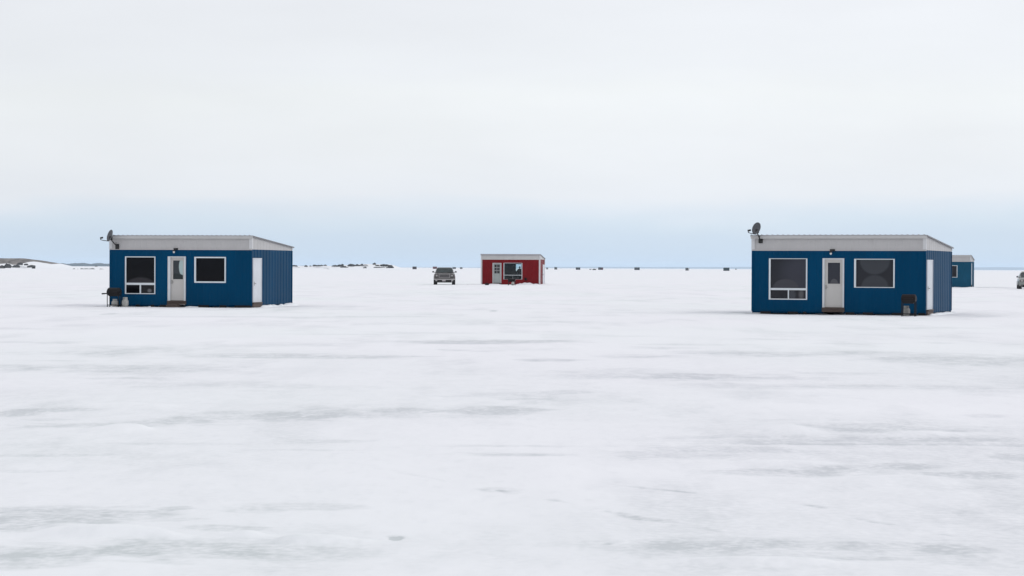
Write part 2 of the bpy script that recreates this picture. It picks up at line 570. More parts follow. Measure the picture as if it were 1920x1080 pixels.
pmdoor = pane_mat('door_pane_with_painted_daylight', (0.035, 0.042, 0.048), 0.3,  # pale ellipse painted for daylight seen through from the rear window
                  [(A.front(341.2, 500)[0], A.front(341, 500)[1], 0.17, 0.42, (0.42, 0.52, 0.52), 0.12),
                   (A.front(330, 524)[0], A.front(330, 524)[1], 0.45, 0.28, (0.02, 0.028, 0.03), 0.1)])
A.door('front_door', d1, s1, g1, M['door'], M['doortrim'], pmdoor, (A.front(319.3 + 2.6, 528.6)), zth=0.13)
sd = (max(sd[0], 0.06), sd[1], sd[2], sd[3])
A.door('side_door', sd, (sd[0] + 0.05, sd[1] - 0.05, sd[2], sd[3] - 0.05), None, M['sidedoor'], M['sidedoor'], None,
       (sd[0] + 0.22, A.side(474.3, 531.8)[1]), mp=A.ms, recess=-0.02, zth=0.02)
A.lamp(329.6, 468.8)
A.dish(212, 441.9, 220.4, 462.0, 198.8, 446.9, 0.255, 0.28, R(42))
A.blocks([(A.front(x0, 575)[0], A.front(x1, 575)[0], -0.02, 0.11) for x0, x1 in ((213, 219), (255, 262), (283, 289), (300, 311), (372, 392), (412, 424), (440, 470))])
st = MB(); a0, a1 = A.front(317, 570)[0], A.front(340, 570)[0]
st.box(a0, a1, -0.42, -0.105, -0.02, 0.10); st.box(a0 + 0.04, a1 - 0.05, -0.44, -0.09, 0.102, 0.135)
st.build('door_step', M['threshold'], A.root)

# ---- right blue cabin
B = Cabin('fishing_cabin', 'royal blue metal cabin standing closest to the camera, brown grill before its front wall', 1410.5, 1735.3, 1783.6, 525, 88.0, R(21), 0.11, 2.70, 3.335, 2.885,
          'blue fishing cabins on the ice')
w1 = B.frect(1441.5, 483.9, 1514, 562.7)
p1 = [B.frect(1445.2, 485.7, 1511, 540.2), B.frect(1445.2, 544.2, 1477, 559.8), B.frect(1479.4, 544.2, 1510.2, 559.8)]
w2 = B.frect(1601.3, 484.7, 1678, 540.3)
p2 = [B.frect(1605.4, 486.8, 1674.7, 538.2)]
d1 = B.frect(1542.7, 484.2, 1582.6, 576.8); s1 = B.frect(1546.5, 486.4, 1580, 576.6); g1 = B.frect(1551.9, 492.4, 1575, 532.3)
sd = B.srect(1737.2, 487, 1747.2, 580)
sd = (max(sd[0], 0.06), sd[1], sd[2], sd[3])
B.shell(M['blue'], [w1, w2, (d1[0], d1[1], B.zb - 0.1, d1[3])], [(sd[0], sd[1], B.zb - 0.1, sd[3])])
f = B.front
base_r = (0.017, 0.017, 0.022)
q1 = pane_mat('softly_marked_pane', base_r, 0.25, [(f(1505, 512)[0], f(1505, 512)[1], 0.9, 0.8, (0.036, 0.037, 0.050), 0.5),
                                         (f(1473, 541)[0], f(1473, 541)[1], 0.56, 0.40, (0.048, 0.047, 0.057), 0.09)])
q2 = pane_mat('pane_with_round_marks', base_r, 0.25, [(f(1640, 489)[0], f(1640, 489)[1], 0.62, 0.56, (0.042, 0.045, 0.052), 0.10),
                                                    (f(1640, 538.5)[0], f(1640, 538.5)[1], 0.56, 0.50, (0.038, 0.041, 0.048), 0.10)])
q3 = pane_mat('softly_marked_slider_pane', base_r, 0.25, [(f(1502, 552)[0], f(1502, 552)[1], 0.1, 0.2, (0.085, 0.085, 0.09), 0.6),
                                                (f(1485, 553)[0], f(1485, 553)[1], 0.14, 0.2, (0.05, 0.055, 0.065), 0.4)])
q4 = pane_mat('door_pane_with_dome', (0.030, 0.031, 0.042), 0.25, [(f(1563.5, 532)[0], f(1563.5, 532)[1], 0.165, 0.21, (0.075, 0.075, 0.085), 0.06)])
q5 = pane_mat('plain_grey_pane', base_r, 0.22)
B.window(w1, p1, M['vinyl'], [q1, q5, q3])
B.window(w2, p2, M['vinyl'], [q2])
B.door('front_door', d1, s1, g1, M['door'], M['doortrim'], q4, (f(1548.6, 538.4)), zth=0.11, recess=0.03)
B.door('side_door', sd, (sd[0] + 0.05, sd[1] - 0.05, sd[2], sd[3] - 0.05), None, M['sidedoor'], M['sidedoor'], None,
       (sd[0] + 0.3, B.side(1738, 541)[1]), mp=B.ms, recess=-0.02, zth=0.04)
B.lamp(1560.6, 471.2)
B.dish(1422.8, 428.6, 1426.6, 450.2, 1410.6, 433.2, 0.25, 0.265, R(32))
B.blocks([(f(x0, 586)[0], f(x1, 586)[0], -0.02, 0.11) for x0, x1 in ((1426, 1445), (1477, 1496), (1506, 1512), (1586, 1602), (1618, 1637), (1672, 1690), (1722, 1734))])

# ---- far blue cabin, mostly hidden
Cc = Cabin('fishing_cabin', 'blue metal cabin far out, half hidden behind the side wall of a closer blue one', 1688, 1820.4, 1825.9, 515, 209.7, R(14.6), 0.11, 2.712, 3.35, 2.90,
           'blue fishing cabins on the ice')
w2 = Cc.frect(1765, 497.3, 1795.2, 520.4)
p2 = [Cc.frect(1766.6, 498.4, 1793.8, 519.3)]
w1 = Cc.frect(1700, 497.3, 1726, 529)
p1 = [Cc.frect(1701.5, 498.4, 1724.5, 527.8)]
d1 = Cc.frect(1738, 497, 1753, 534.5); s1 = Cc.frect(1739.4, 498, 1751.6, 534.2); g1 = Cc.frect(1741.6, 500, 1749.6, 516)
sd = (0.5, 1.5, 0.42, 2.52)
Cc.shell(M['palerblue'], [w1, w2, (d1[0], d1[1], Cc.zb - 0.1, d1[3])], [(sd[0], sd[1], Cc.zb - 0.1, sd[3])])
Cc.window(w2, p2, M['vinyl'], [q5]); Cc.window(w1, p1, M['vinyl'], [q5])
Cc.door('front_door', d1, s1, g1, M['door'], M['doortrim'], q5, (s1[0] + 0.1, 1.2), zth=0.14)
Cc.door('side_door', sd, (0.55, 1.45, 0.42, 2.47), None, M['sidedoor'], M['sidedoor'], None, (0.65, 1.4), mp=Cc.ms, recess=-0.02, zth=0.12)

# ---- red cabin with somebody inside
D_ = Cabin('fishing_cabin', 'dark red metal cabin with a picture window and someone standing inside', 902.2, 1012.4, 1021.2, 510, 222, R(8), 0.17, 2.775, 3.33, 2.88)
w1 = D_.frect(944, 492.5, 979.5, 524.3)
p1 = [D_.frect(945.6, 493.6, 978, 515.5), D_.frect(945.6, 516.5, 961.3, 523.4), D_.frect(961.8, 516.5, 978, 523.2)]
d1 = D_.frect(923.7, 493, 940, 530.8); s1 = D_.frect(925, 494, 938.8, 530.8); g1 = D_.frect(927.1, 496.1, 936.7, 512.8)
b0, bz1 = D_.back(966.9, 494.6); b1, bz0 = D_.back(978.3, 508.8)
bw = (b0, b1, bz0, bz1)
sdz = (D_.d - 1.75, D_.d - 0.2, 0.22, 2.25)
D_.shell(M['red'], [w1, (d1[0], d1[1], D_.zb - 0.1, d1[3])], [(sdz[0], sdz[1], D_.zb - 0.1, sdz[3])], [bw], full_trim=True)
D_.window(w1, p1, M['vinyl'], [M['glass']] * 3, slim=0.022)
D_.window(bw, [(b0 + 0.05, b1 - 0.05, bz0 + 0.05, bz1 - 0.05)], M['vinyl'], [M['glass']], mp=D_.mbk)
D_.door('front_door', d1, s1, g1, M['reddoor'], M['trim'], pmd, (s1[1] - 0.1, 1.15), lites=True, zth=0.2, recess=0.03)
D_.door('side_door', sdz, (sdz[0] + 0.06, sdz[1] - 0.06, 0.22, 2.19), None, M['sidedoor'], M['sidedoor'], None, (sdz[0] + 0.3, 1.2), mp=D_.ms, recess=-0.02, zth=0.18)
ln = MB()
W, d = D_.W, D_.d
i0, i1, j0, j1 = 0.09, W - 0.09, 0.12, d - 0.12
zt = 2.72
mi = lambda a, o, z: (a, j1 - o, z)
ribbed(ln, mi, i0, i1, 0.28, zt, [bw], pitch=0.6, depth=0.006)
mi0 = lambda a, o, z: (a, j0 + o, z)
ribbed(ln, mi0, i0, i1, 0.28, zt, [w1], pitch=0.6, depth=0.006)
ln.add([(i0, j0, 0.28), (i0, j1, 0.28), (i0, j1, zt), (i0, j0, zt)], [(0, 1, 2, 3)])
ln.add([(i1, j0, 0.28), (i1, j1, 0.28), (i1, j1, zt), (i1, j0, zt)], [(0, 1, 2, 3)])
ln.add([(i0, j0, zt), (i1, j0, zt), (i1, j1, zt), (i0, j1, zt)], [(0, 1, 2, 3)])
ln.add([(i0, j0, 0.285), (i1, j0, 0.285), (i1, j1, 0.285), (i0, j1, 0.285)], [(0, 1, 2, 3)])
ln.build('interior_lining', M['lining'], D_.root)
v0, vz = D_.front(985.6, 523.4)
vt = MB(); vt.box(v0 - 0.11, v0 + 0.11, 0.0, 0.09, vz - 0.13, vz + 0.13, D_.mf)
for k in range(4): vt.box(v0 - 0.09, v0 + 0.09, 0.091, 0.11, vz - 0.1 + k * 0.055, vz - 0.075 + k * 0.055, D_.mf)
vt.build('heater_vent', M['rust'], D_.root)

# ------------------------------------------------------------------ grills and gas bottles
def tank(label, loc, h=0.44, rz=0.0, group=None, tm='tank'):
    t = thing('propane_tank', label, 'gas tank', loc, rz, group)
    r = 0.152; k = h / 0.44
    b = MB()
    b.lathe([(0.03, 0.03), (0.09, 0.035), (0.13, 0.06), (r, 0.11), (r, 0.25), (0.135, 0.30), (0.09, 0.335), (0.03, 0.35)], (0, 0, 0), 24)
    for v in range(len(b.v)): b.v[v] = (b.v[v][0], b.v[v][1], b.v[v][2] * k)
    b.build('body', M[tm], t, True)
    f = MB(); f.lathe([(0.105, 0.0), (0.112, 0.0), (0.112, 0.06), (0.105, 0.06)], (0, 0, -0.01), 20); f.build('foot_ring', M[tm], t)
    c = MB()
    for a0 in (20, 200):
        ring = []
        for i in range(9):
            an = R(a0 + i * 17)
            ring.append([(q * math.cos(an), q * math.sin(an), z * k) for q, z in ((0.10, 0.325), (0.108, 0.325), (0.108, 0.43), (0.10, 0.43))])
        c.loft(ring)
    c.build('collar', M[tm], t)
    v = MB(); v.lathe([(0.022, 0.34 * k), (0.022, 0.39 * k), (0.04, 0.392 * k), (0.04, 0.41 * k)], (0, 0, 0), 12)
    v.tube([(0, 0, 0.37 * k), (0.07, -0.02, 0.37 * k)], 0.014)
    v.build('valve', M['steel'], t)
    return t


def grill(label, loc, rz, w=0.62, h=0.93, lidm='black', shelf=True, dep=0.42, leg_h=0.6, wheels=False):
    t = thing('barbecue_grill', label, 'grill', loc, rz, 'barbecue grills beside the cabins')
    zt = leg_h
    fb = MB()
    top = [(-w / 2, -dep / 2), (w / 2, -dep / 2), (w / 2, dep / 2), (-w / 2, dep / 2)]
    rings = []
    for z, s in ((zt, 0.62), (zt + 0.02, 0.72), (zt + 0.10, 0.93), (zt + 0.14, 1.0)):
        rings.append([(x * s, y * s, z) for x, y in top])
    fb.loft(rings)
    fb.build('firebox', M['black'], t)
    ld = MB(); n = 12; rings = []
    hh = h - zt - 0.145
    for i, xs in enumerate((-1, -0.96, -0.85, 0.85, 0.96, 1)):
        sc = (0.72, 0.88, 1, 1, 0.88, 0.72)[i]
        ring = []
        for k in range(n + 1):
            an = math.pi * k / n
            ring.append((xs * w / 2, -math.cos(an) * dep / 2 * (0.9 + 0.1 * sc), zt + 0.142 + max(0.0, math.sin(an)) ** 0.8 * hh * sc))
        rings.append(ring)
    ld.loft(rings)
    l = ld.build('lid', M[lidm], t, False)
    hd = MB(); hd.tube([(-w * 0.3, -dep / 2 - 0.005, zt + 0.2), (-w * 0.3, -dep / 2 - 0.06, zt + 0.2), (w * 0.3, -dep / 2 - 0.06, zt + 0.2), (w * 0.3, -dep / 2 - 0.005, zt + 0.2)], 0.013)
    hd.build('handle', M['black'], l)
    for sx in (-1, 1):
        for sy in (-1, 1):
            lg = MB(); lg.tube([(sx * w * 0.45, sy * dep * 0.42, -0.02), (sx * w * 0.45, sy * dep * 0.42, zt + 0.09)], 0.02)
            lg.build('leg', M['black'], t)
    rl = MB()
    rl.tube([(-w * 0.45, -dep * 0.42, 0.10), (w * 0.45, -dep * 0.42, 0.10)], 0.014); rl.tube([(-w * 0.45, dep * 0.42, 0.10), (w * 0.45, dep * 0.42, 0.10)], 0.014)
    rl.build('brace', M['black'], t)
    if shelf:
        sh = MB(); sh.box(-w / 2 - 0.24, -w / 2 - 0.015, -dep * 0.4, dep * 0.4, zt + 0.10, zt + 0.15)
        sh.box(-w / 2 - 0.24, -w / 2 - 0.21, -dep * 0.4 - 0.01, dep * 0.4 + 0.01, zt + 0.085, zt + 0.145)
        sh.build('side_shelf', M['black'], t)
    if wheels:
        for sy in (-1, 1):
            wh = MB(); wh.lathe([(0.02, -0.02), (0.085, -0.02), (0.09, 0), (0.085, 0.02), (0.02, 0.02)], (w * 0.45 + 0.05, sy * dep * 0.42, 0.09), 16, axis='x')
            wh.build('wheel', M['black'], t)
    return t


p = ground(214, 575.8, 0.0)
grill('black barrel grill with a side shelf, at the outer corner of a blue cabin', p, R(-8), w=0.60, h=0.90, leg_h=0.50)
p2_ = ground(215.2, 575.2, 0.0)
tank('white gas tank standing under the grill with a side shelf', p2_ + Vector((0, 0.02, 0.01)), 0.36, 0.4)
p3_ = ground(234.8, 575.8, 0.0)
tank('white gas tank standing alone against a blue wall, beside the grill with a shelf', p3_ + Vector((0, 0, 0.01)), 0.46, 1.2)
p = ground(1704, 593.2, 0.0)
grill('brown lidded grill before the blue wall close to the white side door', p, R(-18), w=0.58, h=0.90, lidm='rust', shelf=False, dep=0.46, leg_h=0.52)
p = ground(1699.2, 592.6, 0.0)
tank('gas tank darkened for shade under the brown lidded grill', p + Vector((0, -0.02, 0.01)), 0.42, 2.0, tm='shadedtank')
pz = snow_z(222)
p = ground(959.5, 535.2, pz)
grill('dark grill in the snow below the red cabin window', p, R(-6), w=0.74, h=0.68, lidm='rust', shelf=False, leg_h=0.36)
p = ground(961.6, 535.0, pz)
tank('small white gas tank half in snow under the dark grill by the red cabin', p + Vector((0, -0.35, 0.0)), 0.40, 0.0)
p = ground(913, 534.6, pz)
bt = MB()
bt.box(-0.2, 0.19, -0.14, 0.14, 0.0, 0.15); bt.box(-0.22, 0.21, -0.16, 0.16, 0.15, 0.19); bt.tube([(-0.06, 0, 0.19), (-0.05, 0, 0.22), (0.05, 0, 0.22), (0.06, 0, 0.19)], 0.012)
o = bt.build('toolbox', M['black']); o.location = p; tag(o, 'low dark box lying in the snow at the foot of the red wall', 'box')

# ------------------------------------------------------------------ snow banked against the cabins
def wl(c, a, y):
    q = c.C + c.e * (a - c.W) + c.g * y
    return (q.x, q.y)

snow_strip('low crumbled snow along the front of the blue cabin', [wl(A, -0.2, 0.22), wl(A, A.W * 0.5, -0.02), wl(A, A.W - 0.1, 0.25)], 0.17, -0.05, 0.12, 3, 0.0)
snow_strip('snow banked along the blue side wall', [wl(A, A.W + 0.12, 0.9), wl(A, A.W + 0.14, A.d * 0.5), wl(A, A.W + 0.1, A.d + 0.9)], 0.30, 0.06, 0.20, 5, 0.0)
snow_strip('low crumbled snow along the front of the closest cabin', [wl(B, 0.1, 0.42), wl(B, B.W, 0.42)], 0.16, -0.03, 0.11, 8, 0.0)
snow_strip('snow banked along the closest cabin side wall', [wl(B, B.W + 0.10, 0.2), wl(B, B.W + 0.14, B.d * 0.5), wl(B, B.W + 0.1, B.d + 0.8)], 0.28, 0.04, 0.15, 9, 0.0)
snow_strip('snow banked before the far blue cabin', [wl(Cc, -0.4, -0.2), wl(Cc, Cc.W + 0.15, -0.2), wl(Cc, Cc.W + 0.3, Cc.d)], 0.5, 0.04, 0.16, 12, snow_z(210) - 0.02)
snow_strip('snow heaped before the red cabin', [wl(D_, -0.8, -0.2), wl(D_, W * 0.42, -0.25)], 0.5, 0.02, 0.22, 15, pz - 0.02)
snow_strip('snow heaped before the red cabin', [wl(D_, W * 0.54, -0.15), wl(D_, W * 0.75, -0.15), wl(D_, W + 0.2, -0.12)], 0.6, 0.02, 0.40, 17, pz - 0.02)
snow_strip('snow heaped beside the red cabin', [wl(D_, W + 0.15, -0.3), wl(D_, W + 0.25, d + 0.4)], 0.5, 0.05, 0.22, 19, pz - 0.02)

# ------------------------------------------------------------------ vehicles
def vehicle(name, label, cat, loc, rz, hw, paint, style):
    t = thing(name, label, cat, loc, rz)
    k = hw / 1.05
    pk = style == 'pickup'

    def sect(y, h, zb, zt, rr=0.16):
        h *= k
        half = [(h - 0.10, zb), (h - 0.01, zb + 0.10), (h, zb + 0.3 * (zt - zb)), (h, zt - 0.5 * (zt - zb)), (h - 0.03, zt - rr), (h - 0.11, zt - 0.045), (h - 0.30, zt)]
        return [(x, y, z) for x, z in half] + [(-x, y, z) for x, z in reversed(half)]
    body = MB()
    if pk:
        sts = [(0.0, 0.90, 0.46, 1.10), (0.07, 0.99, 0.42, 1.15), (0.35, 1.045, 0.50, 1.175), (0.9, 1.05, 0.50, 1.20), (1.45, 1.05, 0.48, 1.225), (3.7, 1.05, 0.42, 1.24), (5.35, 1.03, 0.48, 1.25), (5.5, 0.97, 0.55, 1.18)]
    else:
        sts = [(0.0, 0.80, 0.34, 0.86), (0.08, 0.93, 0.28, 0.95), (0.4, 1.03, 0.25, 1.02), (0.9, 1.05, 0.25, 1.06), (1.25, 1.05, 0.25, 1.10), (3.6, 1.05, 0.27, 1.12), (4.5, 1.0, 0.32, 1.12), (4.65, 0.92, 0.40, 1.0)]
    body.loft([sect(*s) for s in sts])
    body.build('body', paint, t, False)
    cb = MB()
    if pk: gh = [(1.30, 0.93, 1.205), (2.05, 0.745, 1.70), (2.25, 0.73, 1.755), (3.3, 0.73, 1.755), (3.5, 0.75, 1.70), (3.75, 0.90, 1.23)]
    else: gh = [(1.05, 0.93, 1.06), (1.95, 0.74, 1.55), (2.2, 0.70, 1.62), (3.6, 0.70, 1.63), (3.9, 0.74, 1.52), (4.5, 0.90, 1.10)]
    zbm = gh[0][2] - 0.06
    rings = []
    for y, h, z in gh:
        h *= k
        rings.append([(0.95 * k, y, zbm), (h + 0.02, y, z - 0.10 if z - 0.10 > zbm else zbm + 0.001), (h - 0.06, y, z), (-h + 0.06, y, z), (-h - 0.02, y, z - 0.10 if z - 0.10 > zbm else zbm + 0.001), (-0.95 * k, y, zbm)])
    cb.loft(rings)
    cb.build('cab', paint, t)
    y0, h0, z0 = gh[0]; y1, h1, z1 = gh[1]
    nrm = Vector((0, -(z1 - z0), (y1 - y0))).normalized()
    nrm = Vector((0, -abs(nrm.y), abs(nrm.z)))
    def slab(lo, hi, wlo, whi):
        a = Vector((0, y0, z0)).lerp(Vector((0, y1, z1)), lo); b = Vector((0, y0, z0)).lerp(Vector((0, y1, z1)), hi)
        return [Vector((x, a.y, a.z)) + nrm * o for x in (-wlo, wlo) for o in (0.004, 0.02)], [Vector((x, b.y, b.z)) + nrm * o for x in (-whi, whi) for o in (0.004, 0.02)]
    ws = MB(); a, b = slab(0.04, 0.96, 0.90 * h0 * k, 0.95 * h1 * k)
    ws.hexa([a[0], a[1], b[0], b[1], a[2], a[3], b[2], b[3]])
    w = ws.build('windscreen', VM['screen'], t)
    for sx in (-0.35, 0.3):
        wi = MB()
        q0 = Vector((sx, y0, z0)).lerp(Vector((sx, y1, z1)), 0.06) + nrm * 0.035
        q1_ = Vector((sx + 0.42, y0, z0)).lerp(Vector((sx + 0.36, y1, z1)), 0.16) + nrm * 0.03
        wi.tube([q0, q1_], 0.010, 6); wi.build('wiper', M['black'], w)
    for sx in (-1, 1):
        sw = MB(); ya, yb = gh[1][0] + 0.05, gh[-2][0] - 0.05
        zc, zd = gh[0][2] + 0.05, gh[1][2] - 0.03
        xa, xb = (gh[0][1] + 0.025) * k, (gh[1][1] + 0.028) * k
        sw.hexa([(sx * (x + o), y, z) for x_ in (0,) for o in (0, 0.012) for y in (ya - 0.35, yb + 0.1) for z, x in ((zc, xa), (zd, xb))])
        sw.build('side_window', VM['screen'], t)
    zg0, zg1 = ((0.74, 1.06) if pk else (0.60, 0.80))
    gr = MB(); gw = 0.50 * k
    gr.box(-gw, gw, -0.025, 0.10, zg0, zg1)
    g = gr.build('grille', VM['dark'], t)
    bars = MB()
    bars.ring(lambda a_, o_, z_: (a_, -o_, z_), -gw - 0.03, gw + 0.03, zg0 - 0.03, zg1 + 0.03, 0.03, 0.03, 0.03, 0.035, 0.0, 0.04)
    for i in range(1, 4):
        z = zg0 + (zg1 - zg0) * i / 4; bars.box(-gw, gw, -0.034, -0.026, z - 0.006, z + 0.006)
    bars.build('grille_surround', VM['chrome'], g)
    for sx in (-1, 1):
        hl = MB()
        xa, xb = sorted((sx * 0.58 * k, sx * 0.93 * k))
        za, zb2 = (0.80, 1.06) if pk else (0.66, 0.84)
        hl.hexa([(x, y - (0.0 if abs(x) < 0.7 * k else -0.06) , z) for x in (xa, xb) for y in (-0.02, 0.12) for z in (za, zb2)])
        h = hl.build('headlight', VM['lamp_body'], t)
        ln_ = MB(); ln_.lathe([(0.02, -0.012), (0.075, -0.01), (0.085, 0.02), (0.08, 0.05)], (0, 0, 0), 14)
        xc_ = (xa + xb) / 2
        ln_.v = [(xc_ + v[0], -0.02 + v[2] * 1.0 - 0.0, (za + zb2) / 2 + v[1]) for v in ln_.v]
        ln_.build('reflector', VM['chrome'], h, True)
        mr = MB()
        zm = 1.30 if pk else 1.12
        ym = 1.62 if pk else 1.45
        mr.tube([(sx * 0.90 * k, ym, zm - 0.06), (sx * 1.06 * k, ym - 0.02, zm - 0.015)], 0.025)
        mr.loft([[(sx * (1.03 + 0.18 * u) * k, ym - 0.10 + dy, zm + dz * (1 - 0.25 * u)) for dy, dz in ((0, -0.07), (0, 0.08), (0.14, 0.09), (0.14, -0.075))] for u in (0, 0.5, 1)])
        mr.build('wing_mirror', VM['mirror'], t)
    bu = MB()
    zb0, zb1 = (0.50, 0.60) if pk else (0.40, 0.55)
    rings = []
    for x in np.linspace(-1.03, 1.03, 13):
        yy = -0.14 + 0.20 * abs(x / 1.03) ** 4
        rings.append([(x * k, yy, zb0), (x * k, yy - 0.02, zb0 + 0.03), (x * k, yy - 0.02, zb1 - 0.03), (x * k, yy, zb1), (x * k, yy + 0.16, zb1), (x * k, yy + 0.16, zb0)])
    bu.loft(rings)
    bu.build('front_bumper', VM['chrome'] if pk else paint, t)
    va = MB(); zl = 0.22 if pk else 0.16
    rings = []
    for x in np.linspace(-0.72, 0.72, 7):
        yy = -0.08 + 0.08 * abs(x / 0.72) ** 3
        rings.append([(x * k, yy + 0.03, zl), (x * k, yy, zb0 - 0.004), (x * k, yy + 0.5, zb0 - 0.004), (x * k, yy + 0.5, zl)])
    va.loft(rings); va.build('air_dam', VM['dark'], t)
    pl = MB(); pl.box(-0.19 + (-0.02 if pk else 0), 0.13, -0.175, -0.165, zb0 - 0.15, zb0 - 0.01)
    pl.build('licence_plate', VM['plate'], t)
    for sx in (-1, 1):
        fg = MB(); fg.box(sx * 0.78 * k - 0.09, sx * 0.78 * k + 0.09, -0.13, 0.0, zb0 - 0.13, zb0 - 0.03)
        fg.build('fog_light', VM['chrome'] if pk else VM['lamp_body'], t)
        for yw in ((0.95, 4.45) if pk else (0.9, 3.7)):
            rw = 0.40 if pk else 0.33
            ty = MB(); wd = 0.15
            ty.lathe([(rw * 0.62, -wd), (rw * 0.93, -wd), (rw, -wd * 0.75), (rw, wd * 0.75), (rw * 0.93, wd), (rw * 0.62, wd)], (sx * 0.885 * k, yw, rw - 0.01), 28, axis='x')
            wq = ty.build('wheel', VM['tyre'], t)
            rm = MB(); rm.lathe([(0.04, -0.02), (rw * 0.3, 0.0), (rw * 0.6, 0.03), (rw * 0.615, -0.1)] if False else [(0.03, wd * 0.5), (rw * 0.35, wd * 0.45), (rw * 0.6, wd * 0.85), (rw * 0.61, -wd * 0.5)], (sx * 0.885 * k, yw, rw - 0.01), 20, axis='x')
            if sx < 0:
                rm.v = [(2 * sx * 0.885 * k - v[0], v[1], v[2]) for v in rm.v]
            rm.build('rim', VM['chrome'], wq)
            ar = MB(); ar.lathe([(rw + 0.07, -0.30), (rw + 0.07, 0.0)], (sx * 0.885 * k, yw, rw - 0.01), 28, axis='x')
            ar.v = [(v[0] if sx > 0 else 2 * sx * 0.885 * k - v[0], v[1], v[2]) for v in ar.v]
            ar.v = [(v[0] + sx * 0.175, v[1], v[2]) for v in ar.v]
            ar.build('wheel_arch', VM['dark'], t)
    if pk:
        an = MB(); an.tube([(0.80 * k, 1.25, 1.2), (0.78 * k, 1.3, 1.84)], [0.02, 0.012], 6)
        an.build('aerial', M['black'], t)
    return t


VM = {
    'taupe': mat('taupe_truck_paint', (0.070, 0.063, 0.060), 0.35, metal=0.3, coat=0.3, var=0.12, scale=2),
    'silver': mat('silver_green_car_paint', (0.23, 0.245, 0.23), 0.3, metal=0.4, coat=0.4, var=0.1, scale=2),
    'screen': mat('tinted_screen', (0.022, 0.034, 0.036), 0.08, spec=0.35, var=0.5, scale=2.2),
    'dark': mat('black_plastic', (0.014, 0.012, 0.013), 0.6),
    'chrome': mat('dull_chrome', (0.42, 0.40, 0.40), 0.28, metal=0.85),
    'lamp_body': mat('headlight_housing', (0.14, 0.13, 0.13), 0.25, metal=0.3),
    'plate': mat('pale_plate', (0.42, 0.38, 0.39), 0.5, var=0.3, scale=14),
    'tyre': mat('tyre_rubber', (0.013, 0.013, 0.014), 0.8, var=0.3, scale=12),
    'mirror': mat('dark_mirror_shell', (0.075, 0.078, 0.08), 0.4),
}
zt_ = snow_z(217)
p = ground(833, 533.9, zt_)
vehicle('pickup_truck', 'taupe grey pickup truck parked facing the camera near the red cabin', 'truck', p, R(1.2), 1.085, VM['taupe'], 'pickup')
p = ground(1931.5, 542.2, snow_z(196))
vehicle('parked_car', 'silver grey car parked on the ice beyond the far blue cabin', 'car', p, R(-11), 1.02, VM['silver'], 'car')

# ------------------------------------------------------------------ person inside the red cabin
def person(loc, rz, height):
    root = thing('person', 'person in dark clothes standing inside the red cabin, seen against its rear window', 'person', loc, rz)
    s = height / 1.74
    V = []; E = []; RD = []
    def add(p, r, parent=None):
        V.append(tuple(c * s for c in p)); RD.append((r[0] * s, r[1] * s) if isinstance(r, tuple) else (r * s, r * s))
        if parent is not None: E.append((parent, len(V) - 1))
        return len(V) - 1
    pelvis = add((0, 0, 0.95), (0.19, 0.14))
    belly = add((0, -0.01, 1.12), (0.20, 0.155), pelvis)
    chest = add((0, -0.01, 1.31), (0.215, 0.15), belly)
    upper = add((0, 0.0, 1.43), (0.13, 0.095), chest)
    neck = add((0, -0.01, 1.50), (0.056, 0.056), upper)
    jaw = add((0, -0.035, 1.565), (0.062, 0.07), neck)
    head = add((0, -0.02, 1.645), (0.078, 0.094), jaw)
    crown = add((0, -0.012, 1.712), (0.055, 0.066), head)
    nose = add((0, -0.118, 1.63), 0.014, head)
    for sx in (-1, 1):
        add((sx * 0.082, -0.005, 1.635), 0.015, head)
        sh = add((sx * 0.215, 0.0, 1.39), 0.088, upper)
        el = add((sx * 0.30, -0.03, 1.13), 0.066, sh)
        wr = add((sx * 0.24, -0.22, 1.00), 0.030, el)
        palm = add((sx * 0.235, -0.29, 0.985), (0.036, 0.018), wr)
        for i, fl in enumerate((0.055, 0.065, 0.060, 0.045)):
            k1 = add((sx * (0.215 + 0.017 * i), -0.335, 0.975), 0.009, palm)
            add((sx * (0.215 + 0.017 * i), -0.335 - fl * 0.6, 0.965 - fl * 0.6), 0.0075, k1)
        th = add((sx * 0.195, -0.285, 0.975), 0.011, wr)
        add((sx * 0.185, -0.325, 0.96), 0.009, th)
        hip = add((sx * 0.10, 0, 0.88), 0.092, pelvis)
        kn = add((sx * 0.115, -0.02, 0.49), 0.060, hip)
        ank = add((sx * 0.12, 0.02, 0.09), 0.042, kn)
        toe = add((sx * 0.135, -0.15, 0.035), (0.045, 0.033), ank)
    me = bpy.data.meshes.new('body')
    me.from_pydata(V, E, [])
    o = bpy.data.objects.new('body', me); COL.objects.link(o); o.parent = root
    md = o.modifiers.new('skin', 'SKIN')
    for i, sv in enumerate(me.skin_vertices[0].data if me.skin_vertices else []):
        sv.radius = RD[i]; sv.use_root = (i == 0)
    md.use_smooth_shade = True
    ss = o.modifiers.new('sub', 'SUBSURF'); ss.levels = 2; ss.render_levels = 2
    me.materials.append(mat('dark_clothing_and_skin', (0.022, 0.022, 0.028), 0.8, var=0.2, scale=5))
    hr = MB(); rings = []
    for i in range(7):
        an = math.pi / 2 * i / 6
        rr, zz = math.cos(an), math.sin(an)
        rings.append([(s * 0.094 * rr * math.cos(t), s * (-0.008 + 0.108 * rr * math.sin(t)), s * (1.655 + 0.088 * zz)) for t in [2 * math.pi * q / 18 for q in range(18)]])
    hr.loft(rings)
    hr.build('hair', mat('dark_hair', (0.015, 0.012, 0.010), 0.7), root, True)
    return root


